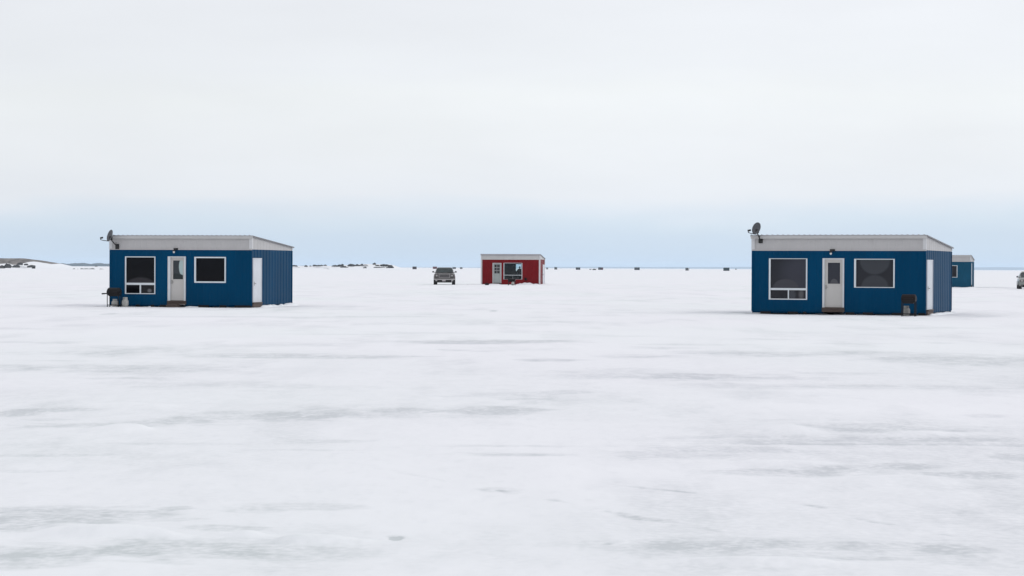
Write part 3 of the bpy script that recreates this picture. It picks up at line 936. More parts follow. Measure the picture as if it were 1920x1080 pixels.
ap, _z = D_.front(974.3, 503)
q = at_depth(974.4, 503, 224.6)
def ensure_skin():
    pass
_old = bpy.data.meshes.new
prs = person((q.x, q.y, 0.29), R(25), 1.76)
bo = [c for c in prs.children if c.name.startswith('body')][0]
if not bo.data.skin_vertices:                        # the layer exists once the modifier is there on most builds
    bm = bmesh.new(); bm.from_mesh(bo.data); bm.verts.layers.skin.verify(); bm.to_mesh(bo.data); bm.free()

# ------------------------------------------------------------------ distant fishing huts
HM = {
    'slate': mat('slate_hut_paint', (0.030, 0.040, 0.052), 0.7, var=0.2, scale=1),
    'plum': mat('dark_plum_hut_paint', (0.040, 0.020, 0.026), 0.7, var=0.2, scale=1),
    'redhut': mat('faded_red_hut_paint', (0.13, 0.016, 0.022), 0.7, var=0.2, scale=1),
    'grey': mat('grey_hut_boards', (0.12, 0.125, 0.13), 0.7, var=0.2, scale=1),
    'teal': mat('dark_teal_hut_paint', (0.018, 0.040, 0.050), 0.7, var=0.2, scale=1),
    'pale': mat('pale_hut_boards', (0.32, 0.32, 0.33), 0.7, var=0.2, scale=1),
}


def far_hut(label, x0, x1, yt, yb, m, rz=0.0, sidem=None, doorside='front', gable=True):
    xm = (x0 + x1) / 2
    D = (CAM_H - 0.15) * F / max(1.6, yb - horizon(xm))
    D = min(D, 2600)
    p = at_depth(xm, 500, D); p.z = 0.12
    k = D / F
    wd = (x1 - x0) * k
    h = max(1.6, (CAM_H - 0.15) + (horizon(xm) - yt) * k)
    dp = 2.6
    wf = max(1.6, (wd - abs(math.sin(rz)) * dp) / math.cos(rz))
    t = thing('fishing_hut', label, 'hut', p, rz, 'small fishing huts far out on the ice')
    w = MB(); w.box(-wf / 2, wf / 2, 0, dp, 0, h - 0.25)
    w.build('wall', HM[m], t)
    r = MB()
    r.hexa([(x, y, z) for x in (-wf / 2 - 0.12, wf / 2 + 0.12) for y, z0 in ((-0.15, h - 0.06), (dp + 0.15, h - 0.40)) for z in (z0, z0 + 0.07)])
    r.box(-wf / 2, wf / 2, 0.002, 0.08, h - 0.26, h - 0.07)
    r.build('roof', HM['slate' if m != 'grey' else 'grey'], t)
    if sidem:
        s_ = MB(); s_.box(wf / 2 + 0.003, wf / 2 + 0.03, 0.02, dp - 0.02, 0.05, h - 0.28); s_.build('side_panel', HM[sidem], t)
    d_ = MB(); d_.box(-0.45, 0.4, -0.04, -0.003, 0.1, min(2.0, h - 0.4)); d_.build('door', HM['slate' if m in ('plum', 'redhut') else 'grey'] if m != 'teal' else HM['slate'], t)
    return t


far_hut('tiny dark plum hut on the horizon between the rocky islet and the pickup', 773.4, 781, 499.8, 504.8, 'plum')
far_hut('tiny dark red hut on the horizon just beyond the pickup roof', 811.5, 819.3, 499.9, 504.2, 'redhut')
far_hut('tiny slate hut on the horizon touching the pickup aerial', 849, 854.6, 500.8, 503.4, 'slate')
far_hut('smallest slate hut, on the horizon in the gap between the pickup and the red cabin', 862.4, 867, 501.0, 503.3, 'grey')
far_hut('tiny pale grey hut on the horizon beside the red cabin side wall', 1024, 1027.8, 501.6, 505, 'pale')
far_hut('tiny dark hut with a paler side, second beyond the red cabin', 1038.6, 1044, 500.8, 505.4, 'slate', R(-25), 'grey')
far_hut('slate hut on the horizon before the two low dark lumps', 1079.8, 1088, 501.4, 505.9, 'slate')
far_hut('tiny slate hut standing against a red one on the horizon', 1121.9, 1127.2, 501.2, 506.0, 'slate')
far_hut('tiny bright red hut standing against a slate one on the horizon', 1127.2, 1130.9, 501.4, 506.0, 'redhut')
far_hut('dark slate hut alone on the horizon, next past the slate and red pair', 1189.7, 1199.4, 501.4, 506.3, 'slate')
far_hut('dark hut with a pale side wall alone on the horizon', 1283.9, 1291, 502.3, 507.3, 'slate', R(-30), 'pale')
far_hut('dark teal hut on the horizon, closest to the dish of the near blue cabin', 1356.8, 1367.7, 501.9, 507.8, 'teal')


def blob(name, label, cat, loc, size, m, seed, group=None, sub=3, rough=0.35, rz=0.0):
    bm = bmesh.new()
    bmesh.ops.create_icosphere(bm, subdivisions=sub, radius=1)
    for v in bm.verts:
        q = v.co.normalized()
        n = mnoise.fractal(q * 1.3 + Vector((seed * 7.3, seed * 1.7, 0)), 0.9, 2.1, 5)
        c = mnoise.cell(q * 2.2 + Vector((seed, 0, 0)))
        k = 1 + rough * n + 0.10 * (c - 0.5)
        v.co = Vector((q.x * size[0] * k, q.y * size[1] * k, (q.z if q.z > -0.2 else -0.2) * size[2] * k))
    me = bpy.data.meshes.new(name); bm.to_mesh(me); bm.free()
    me.materials.append(m)
    o = bpy.data.objects.new(name, me); COL.objects.link(o)
    o.location = loc; o.rotation_euler = (0, 0, rz)
    return tag(o, label, cat, group)


def px_blob(name, label, cat, x0, x1, yt, yb, D, m, seed, group=None, zlift=0.0):
    xm = (x0 + x1) / 2
    p = at_depth(xm, yb, D)
    k = D / F
    h = (yb - yt) * k
    return blob(name, label, cat, (p.x, p.y, p.z + 0.15 * h + zlift), ((x1 - x0) * k * 0.5, (x1 - x0) * k * 0.42, h * 0.85), m, seed, group)


HEAP = mat('dark_low_heap', (0.06, 0.065, 0.062), 0.9, var=0.3, scale=1.2)  # plain low dark lumps on the far ice, not identified
px_blob('low_heap', 'very low dark lump on the far ice beside the slate and red pair of huts', 'heap', 1110.6, 1117.6, 503.9, 506.2, 2000, HEAP, 1)
px_blob('low_heap', 'smallest dark lump on the far ice, outward of the longer one by the red hut', 'heap', 1105, 1109, 504.3, 505.6, 2000, HEAP, 2)
px_blob('low_heap', 'faint low lump on the far ice close to the dark teal hut', 'heap', 1378, 1381.2, 503.7, 505.3, 2000, HEAP, 3)
px_blob('snow_lump', 'small grey lump of snow on the ice between the pickup and the red cabin', 'snow lump', 875.5, 879, 533.2, 535.2, 218, mat('grey_snow', (0.45, 0.46, 0.47), 0.8, var=0.2, scale=6), 4)

# ------------------------------------------------------------------ terrain: shores and islets
def snow_rock(name, rock, scale, lo, hi, zmul):
    """terrain that is bare rock where the wind strips it and snow elsewhere"""
    m, nt, out = nodes_of(name)
    b = nt.nodes.new('ShaderNodeBsdfPrincipled'); nt.links.new(b.outputs[0], out.inputs[0])
    b.inputs['Roughness'].default_value = 0.85; b.inputs['Specular IOR Level'].default_value = 0.2
    at = nt.nodes.new('ShaderNodeAttribute'); at.attribute_name = 'bare'
    tc = nt.nodes.new('ShaderNodeTexCoord')
    n = nt.nodes.new('ShaderNodeTexNoise'); n.inputs['Scale'].default_value = scale; n.inputs['Detail'].default_value = 6
    nt.links.new(tc.outputs['Object'], n.inputs['Vector'])
    ad = nt.nodes.new('ShaderNodeMath'); ad.operation = 'ADD'
    nt.links.new(at.outputs['Fac'], ad.inputs[0])
    s = nt.nodes.new('ShaderNodeMath'); s.operation = 'MULTIPLY_ADD'; s.inputs[1].default_value = 1.0; s.inputs[2].default_value = -0.5
    nt.links.new(n.outputs[0], s.inputs[0]); nt.links.new(s.outputs[0], ad.inputs[1])
    mr = nt.nodes.new('ShaderNodeMapRange'); mr.inputs[1].default_value = lo; mr.inputs[2].default_value = hi
    nt.links.new(ad.outputs[0], mr.inputs[0])
    n2 = nt.nodes.new('ShaderNodeTexNoise'); n2.inputs['Scale'].default_value = scale * 2.5; n2.inputs['Detail'].default_value = 5
    nt.links.new(tc.outputs['Object'], n2.inputs['Vector'])
    rr = nt.nodes.new('ShaderNodeValToRGB'); e = rr.color_ramp.elements
    e[0].position, e[1].position = 0.35, 0.68
    e[0].color = (*[c * 0.5 for c in rock], 1); e[1].color = (*[c * 1.4 for c in rock], 1)
    nt.links.new(n2.outputs[0], rr.inputs[0])
    mx = nt.nodes.new('ShaderNodeMix'); mx.data_type = 'RGBA'
    nt.links.new(mr.outputs[0], mx.inputs[0]); mx.inputs[6].default_value = (0.85, 0.865, 0.89, 1)
    nt.links.new(rr.outputs[0], mx.inputs[7])
    nt.links.new(mx.outputs[2], b.inputs['Base Color'])
    return m


def mound(name, label, prof, D, depth, m, bare_fn, seed, nx=160, ny=24, rough=0.12):
    """terrain whose skyline follows prof = [(px, py_top)], standing at distance D, its ridge depth metres behind its foot"""
    k = D / F
    xs = [p[0] for p in prof]
    vs = []; bare = []
    for i in range(nx + 1):
        px = xs[0] + (xs[-1] - xs[0]) * i / nx
        py = np.interp(px, xs, [p[1] for p in prof])
        top = at_depth(px, py, D + depth)
        base = at_depth(px, horizon(px), D)
        hz = max(0.0, top.z)
        for j in range(ny + 1):
            t = j / ny
            y = D + depth * (t * 2 if t > 0 else 0)
            s = math.sin(math.pi * min(1, t)) ** 0.9 if 0 < t < 1 else 0
            X = base.x * (1 + 0.0 * t)
            n = mnoise.fractal(Vector((X * 0.06 + seed, y * 0.05, seed)), 1.0, 2.0, 5)
            z = 0.10 + (hz - 0.1) * s * (1 + rough * n * (1 if s < 0.98 else 0.4)) if s > 0 else -0.2
            vs.append((X, y, z)); bare.append(bare_fn(px, t, z, hz, n))
    fs = []
    w = ny + 1
    for i in range(nx):
        for j in range(ny):
            fs.append((i * w + j, (i + 1) * w + j, (i + 1) * w + j + 1, i * w + j + 1))
    me = bpy.data.meshes.new(name); me.from_pydata(vs, [], fs)
    at = me.attributes.new('bare', 'FLOAT', 'POINT'); at.data.foreach_set('value', bare)
    for p in me.polygons: p.use_smooth = True
    me.materials.append(m)
    o = bpy.data.objects.new(name, me); COL.objects.link(o)
    tag(o, label, kind='structure')
    return o


HILL = snow_rock('wind_stripped_granite', (0.20, 0.185, 0.175), 0.10, 0.40, 0.60, 1)
def bare_hill(px, t, z, hz, n):
    rel = z / max(0.4, hz)
    edge = np.interp(px, [-120, 28, 42, 80, 90, 150], [0.42, 0.52, 0.80, 0.95, 1.6, 3])
    return 0.5 + (rel - edge) * 4.0 + 0.5 * n
mound('rocky_shore', 'low bare granite hump with snow on its lower slope', [(-420, 478), (-200, 481), (-60, 483.2), (0, 484.3), (16, 484.6), (30, 486.5), (45, 488.3), (60, 490.6), (72, 492.6), (80, 494.2), (92, 497.0), (97, 498.6), (108, 500.4), (125, 502.4), (145, 504.2)], 1300, 45, HILL, bare_hill, 4.0)

ISL = snow_rock('snowy_islet', (0.12, 0.12, 0.125), 0.12, 0.45, 0.6, 1)
def bare_isl(px, t, z, hz, n):
    return 0.22 + 0.5 * n if 545 < px < 740 else 0.0
mound('islet', 'long low snow covered islet between the blue cabin and the pickup', [(500, 505.3), (525, 502), (548, 499.0), (600, 498.5), (625, 498.2), (645, 496.8), (660, 495.9), (690, 495.6), (705, 495.4), (725, 496.2), (735, 498.2), (742, 500.8), (752, 503.4), (775, 506.4)], 1480, 25, ISL, bare_isl, 9.0, nx=200, rough=0.25)

RG = 'dark rocks scattered over the snowy islet'
RL = 'dark low rock among others on the snowy islet'
rocks = [(548, 554.5, 496.8, 499.6), (554, 558, 497.5, 499.8), (570.5, 577, 497, 499.8), (580, 584, 497.8, 499.3), (586, 593, 495.8, 499.2), (592, 601, 496.6, 499.4), (600, 606, 496.2, 498.8), (606, 613, 496.2, 498.4),
         (622, 634, 496.8, 499.2), (631, 645, 495.8, 499.5), (639, 645, 494.9, 497.5), (638, 652, 499, 501.8), (651, 667, 494.8, 498.6), (664, 676, 495.5, 500), (675, 682, 494.8, 499), (680, 690, 496.2, 497.8), (681, 688, 500.6, 502.8),
         (703, 712, 496.5, 499.2), (712, 726, 495, 498), (720, 731, 495.3, 499.6), (727, 737, 496.4, 500.6), (700, 716, 500.4, 502.2), (724, 739, 499.6, 502.6), (712, 722, 500.8, 502.0)]
for i, (x0, x1, yt, yb) in enumerate(rocks):
    px_blob('rock', RL, 'rock', x0, x1, yt, yb, 1462 + (28 if yb < 500.2 else 0) + i % 5, M['rock'], 20 + i, RG)
px_blob('rock', 'upright dark boulder standing highest on the snowy islet', 'rock', 698.8, 705.4, 492.6, 497.0, 1500, M['rock'], 61)
SG = 'dark rocks at the foot of the granite hump'
for i, (x0, x1, yt, yb) in enumerate([(-6, 10, 497.5, 503.4), (7, 21, 494.2, 502.2), (23, 38, 496.4, 501.6), (50.5, 67, 496.8, 501.4), (60, 67, 500.5, 503.6), (33, 43, 492, 496.8), (45, 53, 494, 497.4)]):
    px_blob('rock', 'dark rock at the foot of the bare granite hump', 'rock', x0, x1, yt, yb, 1285 + (18 if yb < 498 else 0) + i % 3, M['rock'], 70 + i, SG)
TG = 'thin line of rocks in the snow before the far treeline'
for i, (x0, x1, yt, yb) in enumerate([(135.5, 141.5, 503.5, 505.1), (144.5, 147, 503.9, 505.0), (149, 159, 503.2, 505.2), (156, 168, 503.3, 505.1), (166, 178, 503.2, 505.2), (185, 195, 504, 505.6)]):
    px_blob('rock', 'flat rock in the thin line before the far treeline', 'rock', x0, x1, yt, yb, 1150 + i, M['rock'], 90 + i, TG)
px_blob('rock', 'lone dark rock right below the far treeline beside the blue cabin', 'rock', 177.5, 183, 498.0, 499.8, 1900, M['rock'], 99)


def ridge(name, label, x0, x1, D, thick, hfn, m, kind, n):
    k = D / F
    rings = []
    for i in range(n + 1):
        px = x0 + (x1 - x0) * i / n
        p = at_depth(px, horizon(px), D)
        h = hfn(px, i) * k
        rings.append([(p.x, D - thick / 2, -2), (p.x, D - thick * 0.45, 0.82 * h), (p.x, D, h), (p.x, D + thick * 0.45, 0.75 * h), (p.x, D + thick / 2, -2)])
    mb = MB(); mb.loft(rings)
    o = mb.build(name, m)
    tag(o, label, kind=kind)
    return o


TREES = mat('far_spruce_wood', (0.030, 0.040, 0.040), 0.95, var=0.3, scale=0.02)
rt = random.Random(3)
def tree_h(px, i):
    env = np.interp(px, [60, 84, 100, 150, 200, 330, 400], [0.4, 2.6, 3.6, 3.9, 4.2, 3.6, 0.3])
    return max(0.2, env + rt.uniform(-0.9, 1.0) + (1.6 if rt.random() < 0.08 else 0) + 0.6 * mnoise.noise(Vector((px * 0.08, 1, 1))))
o = ridge('distant_forest', 'far blue grey line of trees along the horizon between granite hump and blue cabin', 60, 400, 11000, 300, tree_h, TREES, 'stuff', 420)
SHORE = mat('far_shore_ground', (0.10, 0.12, 0.13), 0.95, var=0.1, scale=0.001)
def shore_h(px, i):
    env = np.interp(px, [735, 800, 900, 1050, 1200, 1330, 1450, 1700, 1950, 2400], [0.3, 1.0, 1.2, 2.4, 3.0, 3.2, 4.6, 4.8, 5.4, 4])
    return env + 0.5 * mnoise.fractal(Vector((px * 0.02, 3, 2)), 1, 2, 3)
ridge('far_hills', 'faint pale blue land along the horizon', 735, 2400, 37000, 1500, shore_h, SHORE, 'structure', 300)

# ------------------------------------------------------------------ the frozen lake, one sheet
def vnoise(x, y, seed=0):
    xi = np.floor(x).astype(np.int64); yi = np.floor(y).astype(np.int64)
    fx = x - xi; fy = y - yi
    fx = fx * fx * fx * (fx * (fx * 6 - 15) + 10); fy = fy * fy * fy * (fy * (fy * 6 - 15) + 10)
    def h(a, b):
        n = (a * 374761393 + b * 668265263 + seed * 1442695041) & 0xFFFFFFFF
        n = ((n ^ (n >> 13)) * 1274126177) & 0xFFFFFFFF
        return ((n ^ (n >> 16)) & 0xFFFF) / 65535.0 * 2 - 1
    a = h(xi, yi); b = h(xi + 1, yi); c = h(xi, yi + 1); d_ = h(xi + 1, yi + 1)
    return (a * (1 - fx) + b * fx) * (1 - fy) + (c * (1 - fx) + d_ * fx) * fy


def fbm(x, y, seed, octv=4):
    s = 0; a = 1; t = 0
    for i in range(octv):
        s = s + a * vnoise(x, y, seed + i * 17); t += a
        a *= 0.5; x = x * 2.03 + 11.3; y = y * 2.03 + 5.7
    return s / t


dense_a = np.linspace(-0.27, 0.27, 380)
left = np.linspace(-math.pi, -0.27, 60)[:-1]; right = np.linspace(0.27, math.pi, 60)[1:-1]
ang = np.concatenate([left, dense_a, right])
v_near = np.arange(640, 30, -0.8)
_rn = CAM_H * F / v_near
_rn = np.sort(np.concatenate([_rn[(_rn < 84) | (_rn > 102)], np.arange(84, 102, 0.16)]))
rad = np.concatenate([[0.5, 2, 4, 6.5, 9], _rn, [275, 310, 360, 430, 520, 700, 1000, 1500, 2300, 3500, 6000, 10000, 18000, 32000, 46000]])
AA, RR = np.meshgrid(ang, rad, indexing='xy')
X = RR * np.sin(AA); Y = RR * np.cos(AA)
near = np.clip((320 - RR) / 160, 0, 1)
Z = 0.15 * (lambda t: t * t * (3 - 2 * t))(np.clip((RR - 110) / 90, 0, 1))
ice = np.zeros_like(X)
warpx = 0.9 * fbm(X * 0.45, Y * 0.30, 41, 3); warpy = 0.9 * fbm(X * 0.45 + 31, Y * 0.30, 42, 3)
edge = fbm(X * 1.6, Y * 1.0, 43, 4)
# (px, py, half width px, half height px, strength): wind-scoured grey ice showing through the snow, set out by where it lies on the lake
patches = [
    (105, 642, 45, 2.2, .45), (20, 641, 30, 1.6, .3), (245, 657, 95, 9, .42), (550, 646.5, 110, 3.5, .35), (550, 668, 185, 4.2, .62), (700, 668, 70, 3, .4), (60, 688, 90, 6, .5), (265, 692, 190, 8, .48),
    (110, 676, 60, 2, .3), (240, 709, 70, 2.2, .4), (390, 721, 110, 7, .35), (560, 725, 120, 5, .2), (25, 775, 42, 5.5, .6), (120, 768, 60, 3, .3), (90, 786, 40, 2, .3),
    (170, 797, 120, 3.5, .55), (340, 789, 90, 8, .62), (480, 779, 130, 10, .5), (590, 777, 90, 6, .5), (700, 780, 130, 5, .4), (755, 770, 55, 5, .55), (925, 769, 70, 6.5, .62), (990, 768, 45, 2.5, .4),
    (920, 641, 150, 3.2, .9), (860, 643, 90, 1.8, .5), (850, 656, 25, 1.4, .4), (910, 658, 30, 1.2, .25), (1030, 675, 56, 3, .75), (1195, 668, 62, 3, .5), (1235, 652, 70, 2.2, .4), (1170, 702, 120, 9, .38), (960, 741, 95, 6, .38), (1060, 735, 40, 3, .3),
    (1360, 660, 90, 3.5, .45), (1480, 665, 150, 4.5, .5), (1600, 660, 80, 3, .4), (1730, 668, 130, 8, .45), (1810, 676, 140, 8, .5), (1330, 706, 115, 7.5, .6), (1490, 709, 70, 3, .3), (1590, 701, 90, 3, .3),
    (1430, 723, 160, 5, .28), (1640, 724, 200, 5, .33), (1850, 733, 60, 8, .25), (1760, 643, 40, 1.4, .3), (1450, 636, 60, 1.6, .3), (1600, 644, 90, 1.5, .3),
    (1850, 779, 32, 2.2, .35), (1640, 797, 190, 9, .45), (1720, 805, 120, 4, .3), (1560, 805, 90, 4, .25),
    (110, 953, 180, 8, .75), (60, 978, 120, 15, .8), (260, 962, 65, 6, .6), (330, 951, 30, 3, .5), (300, 972, 60, 3, .3), (130, 1030, 230, 18, .72), (40, 1050, 110, 14, .6), (350, 1030, 130, 13, .5), (440, 1012, 150, 8, .35), (420, 988, 65, 5, .5),
    (560, 949, 100, 6, .33), (480, 955, 50, 5, .28), (560, 1035, 120, 12, .28), (300, 832, 130, 2.2, .3), (90, 854, 90, 2.2, .3), (560, 843, 100, 2, .3), (40, 884, 60, 2, .3), (620, 826, 60, 3, .25),
    (743, 1005.5, 11, 3.6, 1.25), (735, 1003, 8, 2, .6), (930, 917, 30, 5, .42), (938.5, 918.5, 5, 1.4, 1.6), (958, 922, 16, 3, .4), (905, 917, 10, 2, .5),
    (930, 852.5, 110, 3, .5), (1010, 852, 60, 2, .35), (1000, 837, 130, 1.7, .35), (900, 838, 60, 1.2, .25), (1240, 852, 100, 10, .4), (1180, 1021, 130, 7, .35), (1240, 1030, 80, 12, .25), (1140, 1019, 8, 1.5, 1.0),
    (1600, 825, 290, 7, .55), (1640, 833, 250, 1.7, .75), (1800, 822, 110, 4, .5), (1410, 842, 150, 7, .42), (1520, 880, 110, 8, .6), (1440, 886, 95, 6, .45), (1590, 876, 50, 4, .4), (1690, 874, 52, 5, .5), (1825, 890, 70, 6, .5), (1905, 858, 45, 6, .5),
    (1340, 1017, 110, 10, .5), (1310, 1026, 90, 8, .4), (1450, 1035, 100, 16, .5), (1420, 1018, 70, 6, .45), (1600, 1021, 140, 10, .5), (1700, 1028, 120, 10, .38), (1790, 1028, 60, 8, .5), (1640, 1046, 60, 3, .55), (1390, 1060, 120, 8, .3), (1850, 1050, 90, 9, .25),
    (1395, 586.5, 30, 1.6, .7), (1330, 585.5, 40, 1.0, .35), (1830, 592.5, 55, 1.8, .55), (1580, 589, 160, 1.4, .6), (205, 588.5, 12, 1.2, .5), (260, 589, 40, 1, .3), (440, 594, 190, 1.3, .35), (700, 593.5, 150, 1.0, .35), (560, 596, 40, 1.3, .4), (1000, 603, 60, 1.2, .3),
    (1190, 563.5, 40, 1.2, .35), (925, 583, 6, 1.4, .7), (900, 581, 30, 1.0, .3), (1150, 586, 60, 1, .2), (660, 575, 30, 1.6, .3), (150, 571, 40, 1.6, .35), (240, 603, 60, 1, .25), (40, 616, 60, 1.2, .25),
    (1280, 646, 90, 2, .3), (1700, 600, 120, 1, .2), (790, 624, 110, 1.5, .25), (640, 627, 110, 1.2, .25), (1060, 604, 40, 1.2, .25), (1170, 630, 80, 1.5, .2), (1860, 541.8, 60, 1.0, .5), (1740, 615, 110, 1.2, .25),
]
nr = near > 0
for (cx, cy, hw_, hh, st_) in patches:
    if st_ <= 1: st_ *= 0.95 if cy < 735 else (0.8 if cy < 900 else (0.72 if cx < 640 else 0.52))
    c = ground(cx, cy); yb_ = ground(cx, cy + hh).y; yt_ = ground(cx, cy - hh).y
    rx = hw_ * c.y / F; ry = (yt_ - yb_) / 2; cy_ = (yt_ + yb_) / 2
    ex = (X - c.x) / rx; ey = (Y - cy_) / ry
    sel = (np.abs(ex) < 2.2) & (np.abs(ey) < 2.6)
    if not sel.any(): continue
    xs_, ys_ = ex[sel], ey[sel]
    sdn = int(cx * 7 + cy * 3)
    k1 = 1.0 if rx > 0.5 else 0.25
    xs_ = xs_ + 0.35 * k1 * fbm(xs_ * 1.1, ys_ * 0.8, sdn, 3)
    ys_ = ys_ + 0.55 * k1 * fbm(xs_ * 1.3 + 9, ys_ * 0.7, sdn + 1, 3)
    big = max(1.0, rx / 1.5)
    rough_ = 0.75 * fbm(xs_ * 1.3 * big, ys_ * 2.6, sdn + 2, 6) + 0.35 * fbm(X[sel] * 3.1, Y[sel] * 2.2, 43, 4)
    dd = np.sqrt(xs_ * xs_ + ys_ * ys_) + k1 * (0.75 if cy < 735 else 1.15) * rough_
    t = np.clip((1.6 - dd) / (1.5 if k1 == 1 else 0.7), 0, 1)
    t = st_ * t * t * (3 - 2 * t)
    cur = ice[sel]
    ice[sel] = np.maximum(cur, t) if st_ > 1 else cur + t * (1 - 0.5 * np.clip(cur, 0, 1))
# old tracks
tracks = [([(1035, 936), (1060, 941), (1075, 944)], 4.5, .55), ([(1140, 957), (1170, 963), (1190, 968), (1225, 973), (1250, 975)], 5.5, .55), ([(1075, 944), (1140, 957)], 3, .22), ([(1250, 975), (1300, 983), (1350, 995)], 4, .25),
          ([(1120, 903), (1180, 911), (1240, 918), (1300, 924)], 3.0, .42), ([(660, 868), (740, 883), (830, 900)], 3.0, .28), ([(1480, 940), (1560, 955), (1620, 972), (1690, 984), (1780, 1003)], 5.0, .42), ([(1000, 872), (1120, 903)], 2.5, .15)]
for pts, wpx, st_ in tracks:
    g_ = [ground(*q) for q in pts]
    for a, b in zip(g_, g_[1:]):
        wm = wpx * (a.y / F) * 3.4
        ab = Vector((b.x - a.x, b.y - a.y)); L2 = ab.length_squared
        t = np.clip(((X - a.x) * ab.x + (Y - a.y) * ab.y) / L2, 0, 1)
        dist = np.hypot(X - a.x - t * ab.x, Y - a.y - t * ab.y) + 0.10 * edge
        q = np.clip(1 - dist / wm, 0, 1)
        ice = np.maximum(ice, st_ * q * q * (3 - 2 * q) * np.clip(0.55 + 1.9 * fbm(X * 3.0, Y * 2.0, 77, 4), 0, 1.2))
# broad soft variation
ice = ice + near * np.clip((60 - Y) / 40, 0.25, 1) * (0.17 + 0.30 * fbm(X * 0.22, Y * 0.13, 51, 5)).clip(0, 1) + near * np.clip(0.5 * (fbm(X * 0.8, Y * 0.28, 52, 6) - 0.12), 0, .2)
ice = np.clip(ice, 0, 1.6)
# drift relief: scoured ice lies a little lower, drifts stand up to a few centimetres
relief = near * (0.012 * fbm(X * 0.5, Y * 0.35, 61, 4) + 0.009 * fbm(X * 2.2, Y * 1.6, 62, 4)) - near * 0.010 * np.clip(ice, 0, 1)
for (cx, cy, hw_, hh, hm) in [(240, 804, 65, 8, .07), (1490, 806, 80, 8, .07), (1700, 815, 120, 5, .05), (560, 1012, 150, 6, .05), (160, 1002, 190, 7, .07), (90, 990, 120, 5, .05), (420, 1000, 70, 5, .04), (1430, 870, 120, 6, .03), (1650, 900, 160, 10, .04), (1500, 1055, 160, 9, .04), (240, 760, 110, 5, .03), (1760, 930, 150, 20, .03)]:
    c = ground(cx, cy); yb_ = ground(cx, cy + hh).y; yt_ = ground(cx, cy - hh).y
    rx = hw_ * c.y / F; ry = (yt_ - yb_) / 2
    ex = (X - c.x + 0.5 * warpx) / rx; ey = (Y - (yt_ + yb_) / 2 + 0.5 * warpy) / ry
    t = np.clip(1.1 - np.sqrt(ex * ex + ey * ey) - 0.3 * edge, 0, 1)
    relief = relief + hm * t * t * (3 - 2 * t)
    ice = ice * (1 - 0.55 * np.clip(t * 2.0, 0, 1))
dirt = np.zeros_like(X)
for cb_, y_off, amt in ((A, 0.02, 0.8), (B, 0.10, 1.0)):
    dx, dy = X - cb_.C.x, Y - cb_.C.y
    a_ = cb_.W + dx * cb_.e.x + dy * cb_.e.y; v_ = dx * cb_.g.x + dy * cb_.g.y
    nz_ = fbm(X * 2.3, Y * 1.2, 71, 5)
    lng = np.clip((a_ + 0.7 + 1.2 * nz_) / 0.8, 0, 1) * np.clip((cb_.W + 0.3 + 0.8 * nz_ - a_) / 0.6, 0, 1)
    dirt = np.maximum(dirt, amt * lng * np.clip(1.25 - np.abs(v_ + 0.12 - y_off) / (0.42 + 0.5 * nz_.clip(-.6, 1)), 0, 1) * np.clip(0.55 + 1.6 * nz_, 0, 1))
Z = Z + relief
nrow, ncol = X.shape
verts = np.stack([X, Y, Z], -1).reshape(-1, 3)
verts = np.vstack([verts, [[0, 0, 0]]])
i = np.arange(nrow - 1)[:, None]; j = np.arange(ncol)[None, :]
jn = (j + 1) % ncol
quads = np.stack([i * ncol + j, i * ncol + jn, (i + 1) * ncol + jn, (i + 1) * ncol + j], -1).reshape(-1, 4)[:, ::-1]
tris = np.stack([np.full(ncol, len(verts) - 1), (np.arange(ncol) + 1) % ncol, np.arange(ncol)], -1)
me = bpy.data.meshes.new('frozen_lake')
me.vertices.add(len(verts)); me.vertices.foreach_set('co', verts.astype(np.float32).ravel())
loops = np.concatenate([quads.ravel(), tris.ravel()]).astype(np.int32)
me.loops.add(len(loops)); me.loops.foreach_set('vertex_index', loops)
npoly = len(quads) + len(tris)
starts = np.concatenate([np.arange(len(quads)) * 4, len(quads) * 4 + np.arange(len(tris)) * 3]).astype(np.int32)
me.polygons.add(npoly); me.polygons.foreach_set('loop_start', starts)
me.polygons.foreach_set('use_smooth', np.ones(npoly, dtype=bool))
me.update(calc_edges=True)
me.validate()
at = me.attributes.new('ice', 'FLOAT', 'POINT')
at.data.foreach_set('value', np.append(ice.ravel(), 0).astype(np.float32))
at = me.attributes.new('dirt', 'FLOAT', 'POINT')
at.data.foreach_set('value', np.append(dirt.ravel(), 0).astype(np.float32))
lake = bpy.data.objects.new('frozen_lake', me); COL.objects.link(lake)
tag(lake, 'snow covered lake ice with grey wind scoured streaks', kind='structure')

m, nt, out = nodes_of('wind_packed_snow')
b = nt.nodes.new('ShaderNodeBsdfPrincipled'); nt.links.new(b.outputs[0], out.inputs[0])
b.inputs['Specular IOR Level'].default_value = 0.15
at = nt.nodes.new('ShaderNodeAttribute'); at.attribute_name = 'ice'
tc = nt.nodes.new('ShaderNodeTexCoord')
def lake_noise(scale, stretch, detail=5):
    mp = nt.nodes.new('ShaderNodeMapping'); mp.inputs['Scale'].default_value = stretch
    nt.links.new(tc.outputs['Object'], mp.inputs[0])
    n = nt.nodes.new('ShaderNodeTexNoise'); n.inputs['Scale'].default_value = scale; n.inputs['Detail'].default_value = detail
    nt.links.new(mp.outputs[0], n.inputs['Vector'])
    return n.outputs[0]
def mth(op, a, b_, c=None, clamp=False):
    n = nt.nodes.new('ShaderNodeMath'); n.operation = op; n.use_clamp = clamp
    for k, v in enumerate((a, b_, c)):
        if v is None: continue
        if isinstance(v, (int, float)): n.inputs[k].default_value = v
        else: nt.links.new(v, n.inputs[k])
    return n.outputs[0]
mott = lake_noise(3.2, (1.0, 0.45, 1), 8)
streak = lake_noise(0.42, (1.0, 0.22, 1), 9)
grain = lake_noise(7.0, (1.0, 0.35, 1), 6)
mott2 = lake_noise(13.0, (1.0, 0.8, 1), 5)
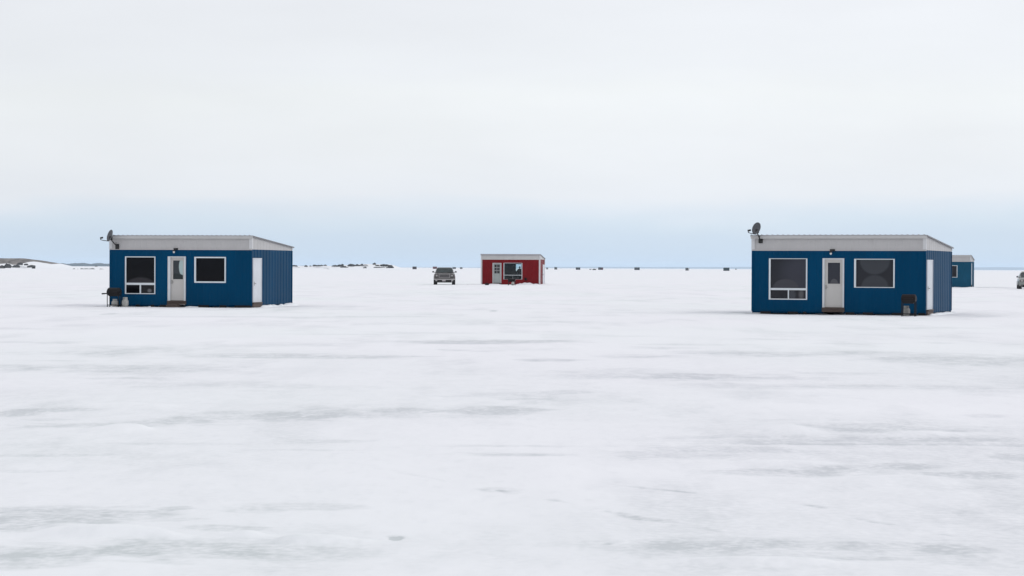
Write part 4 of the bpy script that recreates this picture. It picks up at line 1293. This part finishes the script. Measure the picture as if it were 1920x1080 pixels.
mm = mth('MULTIPLY_ADD', mth('SUBTRACT', mott, 0.5), 2.4, 1.0)
mm = mth('MULTIPLY_ADD', mth('SUBTRACT', mott2, 0.5), 2.6, mm)  # mottling inside the ice patches
mm = mth('MAXIMUM', mm, 0.12)
f1 = mth('MULTIPLY', at.outputs['Fac'], mm)
f2 = mth('MULTIPLY', mth('SUBTRACT', streak, 0.53), 0.95)
f2 = mth('MAXIMUM', f2, 0.0)
f2 = mth('ADD', f2, mth('MAXIMUM', mth('MULTIPLY', mth('SUBTRACT', grain, 0.54), 0.6), 0.0))
fac = mth('ADD', f1, f2, clamp=True)
mx = nt.nodes.new('ShaderNodeMix'); mx.data_type = 'RGBA'
nt.links.new(fac, mx.inputs[0])
tint = lake_noise(0.06, (1, 0.6, 1), 2)
tr = nt.nodes.new('ShaderNodeMix'); tr.data_type = 'RGBA'
tf = mth('MULTIPLY_ADD', tint, 4.0, -1.25, clamp=True)
nt.links.new(tf, tr.inputs[0])
tr.inputs[6].default_value = (0.56, 0.605, 0.60, 1); tr.inputs[7].default_value = (0.590, 0.600, 0.635, 1)
ts = nt.nodes.new('ShaderNodeMix'); ts.data_type = 'RGBA'
nt.links.new(tf, ts.inputs[0])
ts.inputs[6].default_value = (0.846, 0.864, 0.876, 1); ts.inputs[7].default_value = (0.868, 0.865, 0.890, 1)
nt.links.new(ts.outputs[2], mx.inputs[6]); nt.links.new(tr.outputs[2], mx.inputs[7])
ad = nt.nodes.new('ShaderNodeAttribute'); ad.attribute_name = 'dirt'
md_ = nt.nodes.new('ShaderNodeMix'); md_.data_type = 'RGBA'
nt.links.new(mth('MULTIPLY', ad.outputs['Fac'], 0.85, clamp=True), md_.inputs[0])
nt.links.new(mx.outputs[2], md_.inputs[6]); md_.inputs[7].default_value = (0.10, 0.085, 0.075, 1)
nt.links.new(md_.outputs[2], b.inputs['Base Color'])
nt.links.new(mth('MULTIPLY_ADD', fac, -0.25, 0.8), b.inputs['Roughness'])
fine = lake_noise(9.0, (1, 0.7, 1), 4)
bp = nt.nodes.new('ShaderNodeBump'); bp.inputs['Strength'].default_value = 0.25; bp.inputs['Distance'].default_value = 0.012
nt.links.new(fine, bp.inputs['Height']); nt.links.new(bp.outputs[0], b.inputs['Normal'])
me.materials.append(m)

# ------------------------------------------------------------------ light
sun_dir = Vector((0.80, 0.10, 0.62)).normalized()
sd_ = bpy.data.lights.new('sun', 'SUN'); sd_.energy = 0.55; sd_.angle = R(25); sd_.color = (1.0, 0.96, 0.90)
so = bpy.data.objects.new('sun', sd_); COL.objects.link(so)
so.rotation_euler = sun_dir.to_track_quat('Z', 'Y').to_euler()

w = bpy.data.worlds.new('World'); scene.world = w; w.use_nodes = True
nt = w.node_tree; nt.nodes.clear()
wo = nt.nodes.new('ShaderNodeOutputWorld'); bg = nt.nodes.new('ShaderNodeBackground')
nt.links.new(bg.outputs[0], wo.inputs[0])
STR = 0.1
bg.inputs['Strength'].default_value = STR
sky = nt.nodes.new('ShaderNodeTexSky'); sky.sky_type = 'NISHITA'; sky.sun_disc = False
sky.sun_elevation = math.asin(sun_dir.z); sky.sun_rotation = math.atan2(sun_dir.x, sun_dir.y)
tc = nt.nodes.new('ShaderNodeTexCoord')
sp = nt.nodes.new('ShaderNodeSeparateXYZ'); nt.links.new(tc.outputs['Generated'], sp.inputs[0])
def sky_noise(scale, stretch, detail=4, seed=0.0):
    mp = nt.nodes.new('ShaderNodeMapping'); mp.inputs['Scale'].default_value = stretch; mp.inputs['Location'].default_value = (seed, seed, seed)
    nt.links.new(tc.outputs['Generated'], mp.inputs[0])
    n = nt.nodes.new('ShaderNodeTexNoise'); n.inputs['Scale'].default_value = scale; n.inputs['Detail'].default_value = detail
    nt.links.new(mp.outputs[0], n.inputs['Vector'])
    return n.outputs[0]
n1 = sky_noise(4.0, (1, 1, 7), 4, 3.3)
n2 = sky_noise(8.0, (1, 1, 4.5), 7, 8.1)
n3 = sky_noise(2.2, (1, 1, 3), 5, 1.7)
n4 = sky_noise(20.0, (1, 1, 3.5), 6, 5.2)
# elevation of the cloud base, wavering a little
el = mth('ADD', sp.outputs['Z'], mth('MULTIPLY', mth('SUBTRACT', n1, 0.5), 0.024))
el = mth('ADD', el, mth('MULTIPLY', mth('SUBTRACT', n4, 0.5), 0.012))
el = mth('MULTIPLY_ADD', sp.outputs['X'], -0.012, el)
mr = nt.nodes.new('ShaderNodeMapRange'); nt.links.new(el, mr.inputs[0]); mr.inputs[1].default_value = 0.0; mr.inputs[2].default_value = 0.14
rp = nt.nodes.new('ShaderNodeValToRGB'); nt.links.new(mr.outputs[0], rp.inputs[0])
def lin(c): return tuple(((v / 255 + 0.055) / 1.055) ** 2.4 if v > 10 else v / 255 / 12.92 for v in c)
E = rp.color_ramp
stops = [(0.0, (207, 223, 240)), (0.09, (211, 226, 241)), (0.15, (218, 231, 243)), (0.20, (226, 235, 245)), (0.255, (237, 241, 247)), (0.40, (242, 245, 249)), (0.56, (244, 247, 249)), (0.66, (242, 245, 249)), (1.0, (241, 243, 248))]
E.elements[0].position = 0.0; E.elements[1].position = 1.0
for p_, c_ in stops[1:-1]: E.elements.new(p_)
for e_, (p_, c_) in zip(sorted(E.elements, key=lambda q: q.position), stops):
    e_.color = (*[v * 10 for v in lin(c_)], 1)
# soft light and dark areas in the cloud deck
cm = mth('MULTIPLY_ADD', mth('SUBTRACT', n3, 0.5), 0.16, 1.0)
cm = mth('MULTIPLY_ADD', mth('SUBTRACT', n2, 0.5), 0.12, cm)
cm = mth('MULTIPLY_ADD', sp.outputs['X'], 0.12, cm)
vm = nt.nodes.new('ShaderNodeVectorMath'); vm.operation = 'SCALE'
nt.links.new(rp.outputs[0], vm.inputs[0]); nt.links.new(cm, vm.inputs['Scale'])
mx = nt.nodes.new('ShaderNodeMix'); mx.data_type = 'RGBA'; mx.inputs[0].default_value = 0.94
nt.links.new(sky.outputs[0], mx.inputs[6]); nt.links.new(vm.outputs[0], mx.inputs[7])
nt.links.new(mx.outputs[2], bg.inputs['Color'])

# ------------------------------------------------------------------ air
hz = MB(); hz.box(-52000, 52000, -52000, 52000, -8, 90)
hb = hz.build('haze', None or bpy.data.materials.new('thin_air'))
tag(hb, 'thin pale winter haze over the lake', kind='stuff')
hm = hb.data.materials[0]; hm.use_nodes = True
nt = hm.node_tree; nt.nodes.clear()
out = nt.nodes.new('ShaderNodeOutputMaterial'); pv = nt.nodes.new('ShaderNodeVolumePrincipled')
pv.inputs['Density'].default_value = 3.6e-5; pv.inputs['Color'].default_value = (0.70, 0.85, 1.0, 1); pv.inputs['Anisotropy'].default_value = 0.0
nt.links.new(pv.outputs[0], out.inputs['Volume'])

# ------------------------------------------------------------------ render settings
scene.view_settings.view_transform = 'Standard'; scene.view_settings.look = 'None'
scene.view_settings.exposure = 0.0; scene.view_settings.gamma = 1.0
scene.render.engine = 'CYCLES'
scene.cycles.use_denoising = True
scene.cycles.volume_bounces = 2
scene.cycles.max_bounces = 8
